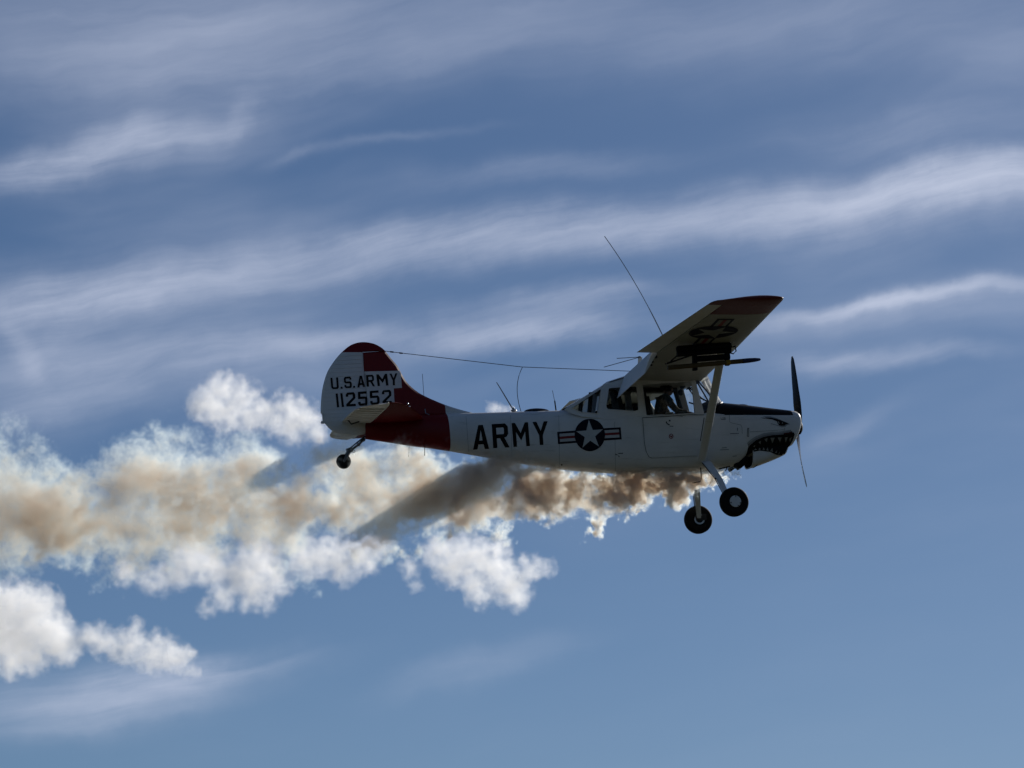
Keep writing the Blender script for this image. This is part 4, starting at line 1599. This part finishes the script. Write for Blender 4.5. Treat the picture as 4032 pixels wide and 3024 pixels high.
def mat_volume(name, scat, absb, k_s, k_a, g):
    m = bpy.data.materials.new(name)
    m.use_nodes = True
    w = NT(m.node_tree)
    w.n.clear()
    o = w.add('ShaderNodeOutputMaterial')
    at_ = w.add('ShaderNodeAttribute', attribute_name='density')
    vs = w.add('ShaderNodeVolumeScatter')
    vs.inputs['Color'].default_value = (*scat, 1)
    vs.inputs['Anisotropy'].default_value = g
    w.put(vs.inputs['Density'], w.m('MULTIPLY', at_.outputs['Fac'], k_s))
    ad = w.add('ShaderNodeAddShader')
    va = w.add('ShaderNodeVolumeAbsorption')
    va.inputs['Color'].default_value = (*absb, 1)
    w.put(va.inputs['Density'], w.m('MULTIPLY', at_.outputs['Fac'], k_a))
    w.l.new(vs.outputs[0], ad.inputs[0])
    w.l.new(va.outputs[0], ad.inputs[1])
    w.l.new(ad.outputs[0], o.inputs['Volume'])
    return m


# --- smoke: outline of the trail (photo x: top, bottom), filled with puffs in depth
trail = [(-900, 1640, 2330), (-400, 1680, 2300), (0, 1720, 2250), (150, 1760, 2235), (300, 1850, 2210), (420, 1810, 2240), (560, 1740, 2230), (700, 1740, 2210), (850, 1800, 2200),
         (960, 1740, 2200), (1080, 1780, 2170), (1200, 1850, 2160), (1320, 1790, 2150), (1450, 1765, 2150), (1560, 1770, 2140), (1680, 1770, 2120), (1800, 1790, 2105), (1900, 1805, 2095), (2000, 1820, 2070),
         (2100, 1838, 2040), (2200, 1850, 2020), (2300, 1858, 2010), (2400, 1864, 2000), (2500, 1866, 2010), (2560, 1868, 1975), (2640, 1868, 1985), (2700, 1864, 1945), (2760, 1858, 1920), (2820, 1850, 1900), (2880, 1846, 1866)]
rs = random.Random(21)
puffs = []


def tb(x):
    xs = [t[0] for t in trail]
    return np.interp(x, xs, [t[1] for t in trail]), np.interp(x, xs, [t[2] for t in trail])


def puff_px(x, y, Y, r_px, wt=1.0, sq=1.0):
    c = at(x, y, Y)
    r_ = r_px / 247
    puffs.append(((c.x, c.y, c.z), (r_ * 1.05, r_ * (.58 if x > 1900 else .72), r_ * sq), wt))


x = 2890.0
while x > -900:
    t_, b_ = tb(x)
    h = (b_ - t_) / 2
    n = 3 if x > 1900 else 4
    for _ in range(n):
        rr = h * rs.uniform(.55, .9) if x > 1900 else h * rs.uniform(.38, .66)
        yy = rs.uniform(t_ + rr * (.12 if x > 1900 else .7), max(b_ - rr * .9, t_ + rr))
        dep = rs.uniform(-.38, .38) * h / 247
        if 1200 < x < 1520:                  # the trail drifts to the far side of the tail wheel
            dep = abs(dep) + .22
        puff_px(x + rs.uniform(-.3, .3) * h, yy, dep, rr * (1.15 if x > 1900 else 1.25), rs.uniform(.8, 1.0))
    x -= h * (.34 if x > 1900 else .24)
# distinct lobes seen along the lower edge and above the trail
for a in [(2170, 2010, -.1, 80), (2230, 1990, .1, 70), (2290, 1985, 0, 70), (2400, 1975, -.1, 70), (2540, 1940, 0, 60), (2590, 1950, -.1, 60), (2700, 1915, -.1, 50), (2745, 1900, -.1, 45), (2480, 1950, -.1, 80), (2440, 1930, 0, 60), (2635, 1935, -.1, 62), (2665, 1965, -.1, 40), (2615, 1955, 0, 40), (2338, 2000, -.1, 62, 2.0), (2336, 2035, -.1, 58, 2.2), (2333, 2075, -.1, 52, 2.2), (2120, 2010, 0, 50),
          (2100, 1990, .1, 60), (2000, 2070, 0, 45), (1960, 2090, 0, 40), (2830, 1905, -.2, 22), (2815, 1915, -.2, 18), (2800, 1880, -.1, 24), (2860, 1880, -.2, 18), (2850, 1860, -.15, 26), (2880, 1852, -.12, 18),
          (1555, 2195, 0, 62, 1.5), (1525, 2188, .1, 56, 1.5), (1450, 2175, 0, 44, 1.5), (1435, 2168, .1, 40, 1.4), (1580, 2130, 0, 60), (430, 2280, 0, 66, 1.2), (430, 2325, 0, 42, 1.5), (1180, 2230, 0, 50), (1140, 2180, 0, 60), (800, 2200, 0, 70), (640, 2230, 0, 60),
          (560, 1790, 0, 110), (500, 1760, .1, 80), (1000, 1790, 0, 90), (980, 1750, .1, 60), (80, 1790, 0, 130), (30, 1760, 0, 110), (1340, 1790, .1, 80), (1330, 1760, 0, 60), (1400, 1830, -.1, 70)]:
    puff_px(*a)
for a in [(1300, 1800, .55, 120), (1420, 1820, .6, 130), (1540, 1810, .4, 120), (1640, 1830, .2, 110), (1740, 1830, .1, 110), (1230, 1850, .5, 110), (1380, 1760, .6, 90)]:
    puff_px(*a, .30)
sm_lo = (at(-850, 2000, 0).x, -2.0, at(1000, 2360, 0).z)
sm_hi = (at(2910, 2000, 0).x, 2.0, at(1000, 1600, 0).z)
XE, XT = at(2900, 1850, 0).x, at(0, 1850, 0).x


def smoke_field(w, p, env, near):
    sx = w.add('ShaderNodeSeparateXYZ')
    w.l.new(p, sx.inputs[0])
    age = w.rng(sx.outputs[0], XE, XT, 0, 1, False)                 # 0 at the exhaust, 1 far behind
    amp = w.rng(age, 0, .5, .20, .42, False)
    wv = w.v('SUBTRACT', w.noise(p, 1.7, 3, .55, out='Color'), (.5, .5, .5))
    q = w.v('ADD', p, w.v('SCALE', wv, scale=w.m('MULTIPLY', amp, 3.6)))
    wv2 = w.v('SUBTRACT', w.noise(p, 6.5, 4, .56, out='Color'), (.5, .5, .5))
    q = w.v('ADD', q, w.v('SCALE', wv2, scale=w.m('MULTIPLY', amp, w.rng(age, .05, .5, 1.9, 1.2, False))))
    e = env(q)
    fb = w.m('MULTIPLY_ADD', w.noise(q, 4.2, 6, .57), .65, w.m('MULTIPLY', w.noise(q, 1.5, 4, .6), .35))
    vo = w.add('ShaderNodeTexVoronoi', feature='F1')
    w.l.new(q, vo.inputs['Vector'])
    vo.inputs['Scale'].default_value = 5.5
    bil = w.m('SUBTRACT', .45, vo.outputs['Distance'])
    val = w.m('ADD', w.m('ADD', e, w.rng(age, .05, .45, .10, .07, False)), w.m('MULTIPLY', w.m('SUBTRACT', fb, .515), w.rng(age, 0, .6, 4.6, 6.4, False)))
    val = w.m('ADD', val, w.m('MULTIPLY', bil, w.rng(age, .05, .45, 1.1, .15, False)))
    soft = w.rng(age, .05, .6, .35, 1.6, False)
    d = w.m('DIVIDE', w.m('SUBTRACT', val, .06), soft, clamp=True)
    d = w.m('POWER', d, 1.5)
    crev = w.m('ABSOLUTE', w.m('SUBTRACT', w.noise(q, 4.6, 3, .5), .5))          # thin clear creases between billows let the sun through
    d = w.m('MULTIPLY', d, w.rng(crev, 0.0, .075, .12, 1.0))
    d = w.m('MULTIPLY', d, w.rng(e, 0.0, .12, 0, 1))
    join = w.rng(sx.outputs[0], XJ - .25, XJ + .25, 0, 1, False)    # the two grids hand over to each other here
    d = w.m('MULTIPLY', d, join if near else w.m('SUBTRACT', 1.0, join))
    return w.m('MULTIPLY', d, w.rng(age, 0, .5, 42.0, 9.0, False))


XJ = at(1850, 1900, 0).x
smoke_mat = mat_volume('oil_smoke', (.72, .88, 1.0), (.64, .575, .44), 1.0, .29, .66)
fresh_mat = mat_volume('fresh_oil_smoke', (.76, .89, 1.0), (.62, .585, .48), 1.0, .27, .66)
smoke = volume_object('smoke_trail', puffs, sm_lo, (XJ + .3, sm_hi[1], sm_hi[2]), .06, .034, smoke_mat, lambda w, p, e: smoke_field(w, p, e, False), AIR)
fresh = volume_object('fresh_smoke', puffs, (XJ - .3, -1.15, at(2000, 2150, 0).z), (sm_hi[0], 1.15, at(2000, 1780, 0).z), .04, .018, fresh_mat, lambda w, p, e: smoke_field(w, p, e, True), AIR)
fresh.parent = smoke
fresh.matrix_world = AIR
tag(smoke, 'long brown and white smoke trail streaming back beneath the airplane', 'smoke', kind='stuff')

# --- cumulus clouds, three kilometres behind the aircraft
CD = 3000.0
KM = CD / F_PX                       # metres per photo pixel at that distance
cloud_mat = mat_volume('cloud_droplets', (1, 1, 1), (1, 1, 1), 1.0, 0.0, .58)
CLOUDS = [
    ('small ragged white cloud beside the rudder above the smoke trail', [(830, 1570, 75), (890, 1540, 65), (950, 1590, 75), (880, 1630, 70), (1040, 1640, 60), (1130, 1600, 55), (1190, 1640, 70), (1235, 1690, 55), (1150, 1690, 60), (795, 1615, 55), (980, 1640, 60), (1090, 1655, 60)]),
    ('tiny white cloud wisp peeking above the fuselage behind the leaning whip antenna', [(1945, 1605, 26), (1965, 1618, 26), (1990, 1622, 24), (1925, 1597, 18), (2020, 1628, 20)]),
    ('bright white cloud below the dark shadowed part of the smoke trail', [(1720, 2180, 65), (1780, 2220, 85), (1860, 2190, 85), (1950, 2240, 90), (2010, 2310, 80), (1860, 2290, 60), (2080, 2240, 55), (2150, 2240, 36), (1620, 2250, 40), (1640, 2310, 30), (1900, 2340, 60), (2040, 2350, 55), (1780, 2160, 50), (1960, 2170, 50)]),
    ('broad white cloud partly hidden behind the lower edge of the brown smoke', [(500, 2250, 55), (600, 2265, 65), (700, 2265, 70), (840, 2250, 85), (950, 2260, 85), (1000, 2330, 80), (890, 2345, 60), (1080, 2290, 65), (1200, 2200, 85), (1300, 2190, 85), (1400, 2190, 75), (1450, 2230, 40), (1350, 2260, 50), (1060, 2385, 35), (820, 2390, 40), (1000, 2180, 100), (760, 2190, 90), (1480, 2150, 60)]),
    ('large bulky white cloud at the left edge of the picture below the smoke', [(30, 2340, 85), (110, 2400, 100), (190, 2480, 100), (90, 2520, 115), (10, 2480, 120), (230, 2560, 65), (60, 2600, 70), (285, 2580, 36), (-90, 2430, 130), (-120, 2550, 110), (150, 2380, 75), (240, 2480, 80), (260, 2540, 70), (-20, 2390, 100), (120, 2590, 70)]),
    ('smaller torn white cloud right of the bulky one with a thin spike on top', [(340, 2510, 46), (310, 2545, 40), (365, 2500, 50), (420, 2535, 65), (500, 2535, 66), (530, 2455, 30), (535, 2490, 36), (585, 2565, 70), (660, 2580, 68), (715, 2610, 54), (760, 2640, 34), (620, 2520, 44), (480, 2580, 46), (740, 2580, 30)]),
]


def cloud_field(scale):
    def field(w, p, env):
        s = 1.0 / scale
        wv = w.v('SUBTRACT', w.noise(p, 1.4 * s, 3, .6, out='Color'), (.5, .5, .5))
        q = w.v('ADD', p, w.v('SCALE', wv, scale=.55 * scale))
        wv2 = w.v('SUBTRACT', w.noise(p, 5.0 * s, 4, .56, out='Color'), (.5, .5, .5))
        q = w.v('ADD', q, w.v('SCALE', wv2, scale=.22 * scale))
        e = env(q)
        fb = w.noise(q, 2.0 * s, 8, .56)
        val = w.m('ADD', e, w.m('MULTIPLY', w.m('SUBTRACT', fb, .53), 3.3))
        d = w.m('DIVIDE', w.m('SUBTRACT', val, .03), 1.9, clamp=True)
        d = w.m('POWER', d, 1.4)
        d = w.m('MULTIPLY', d, w.rng(e, 0.0, .15, 0, 1))
        return w.m('MULTIPLY', d, .13)
    return field


for i, (lab, pl) in enumerate(CLOUDS):
    rc_ = random.Random(100 + i)
    cx = sum(p[0] for p in pl) / len(pl)
    cy_ = sum(p[1] for p in pl) / len(pl)
    dirc = CAM @ Vector(((cx - 2016) * KM, -(cy_ - 1512) * KM, -CD))
    mat_c = Matrix.Translation(dirc)
    pf = []
    for x_, y2, r_ in pl:
        for k in range(2):
            rr = r_ * KM * rc_.uniform(1.15, 1.4)
            pf.append((((x_ - cx) * KM + rc_.uniform(-.2, .2) * rr, rc_.uniform(-.55, .55) * rr * 1.5, -(y2 - cy_) * KM + rc_.uniform(-.2, .2) * rr), (rr, rr * 1.2, rr), 1.0))
    pad = 6
    lo = tuple(min(p[0][k] - p[1][k] for p in pf) - pad * .5 for k in range(3))
    hi = tuple(max(p[0][k] + p[1][k] for p in pf) + pad * .5 for k in range(3))
    vox = max((hi[0] - lo[0]) / 190, .5)
    ob = volume_object('cloud', pf, lo, hi, max((hi[0] - lo[0]) / 70, .9), vox, cloud_mat, cloud_field(16.0), mat_c)
    tag(ob, lab, 'cloud', 'white cumulus clouds low in the sky')
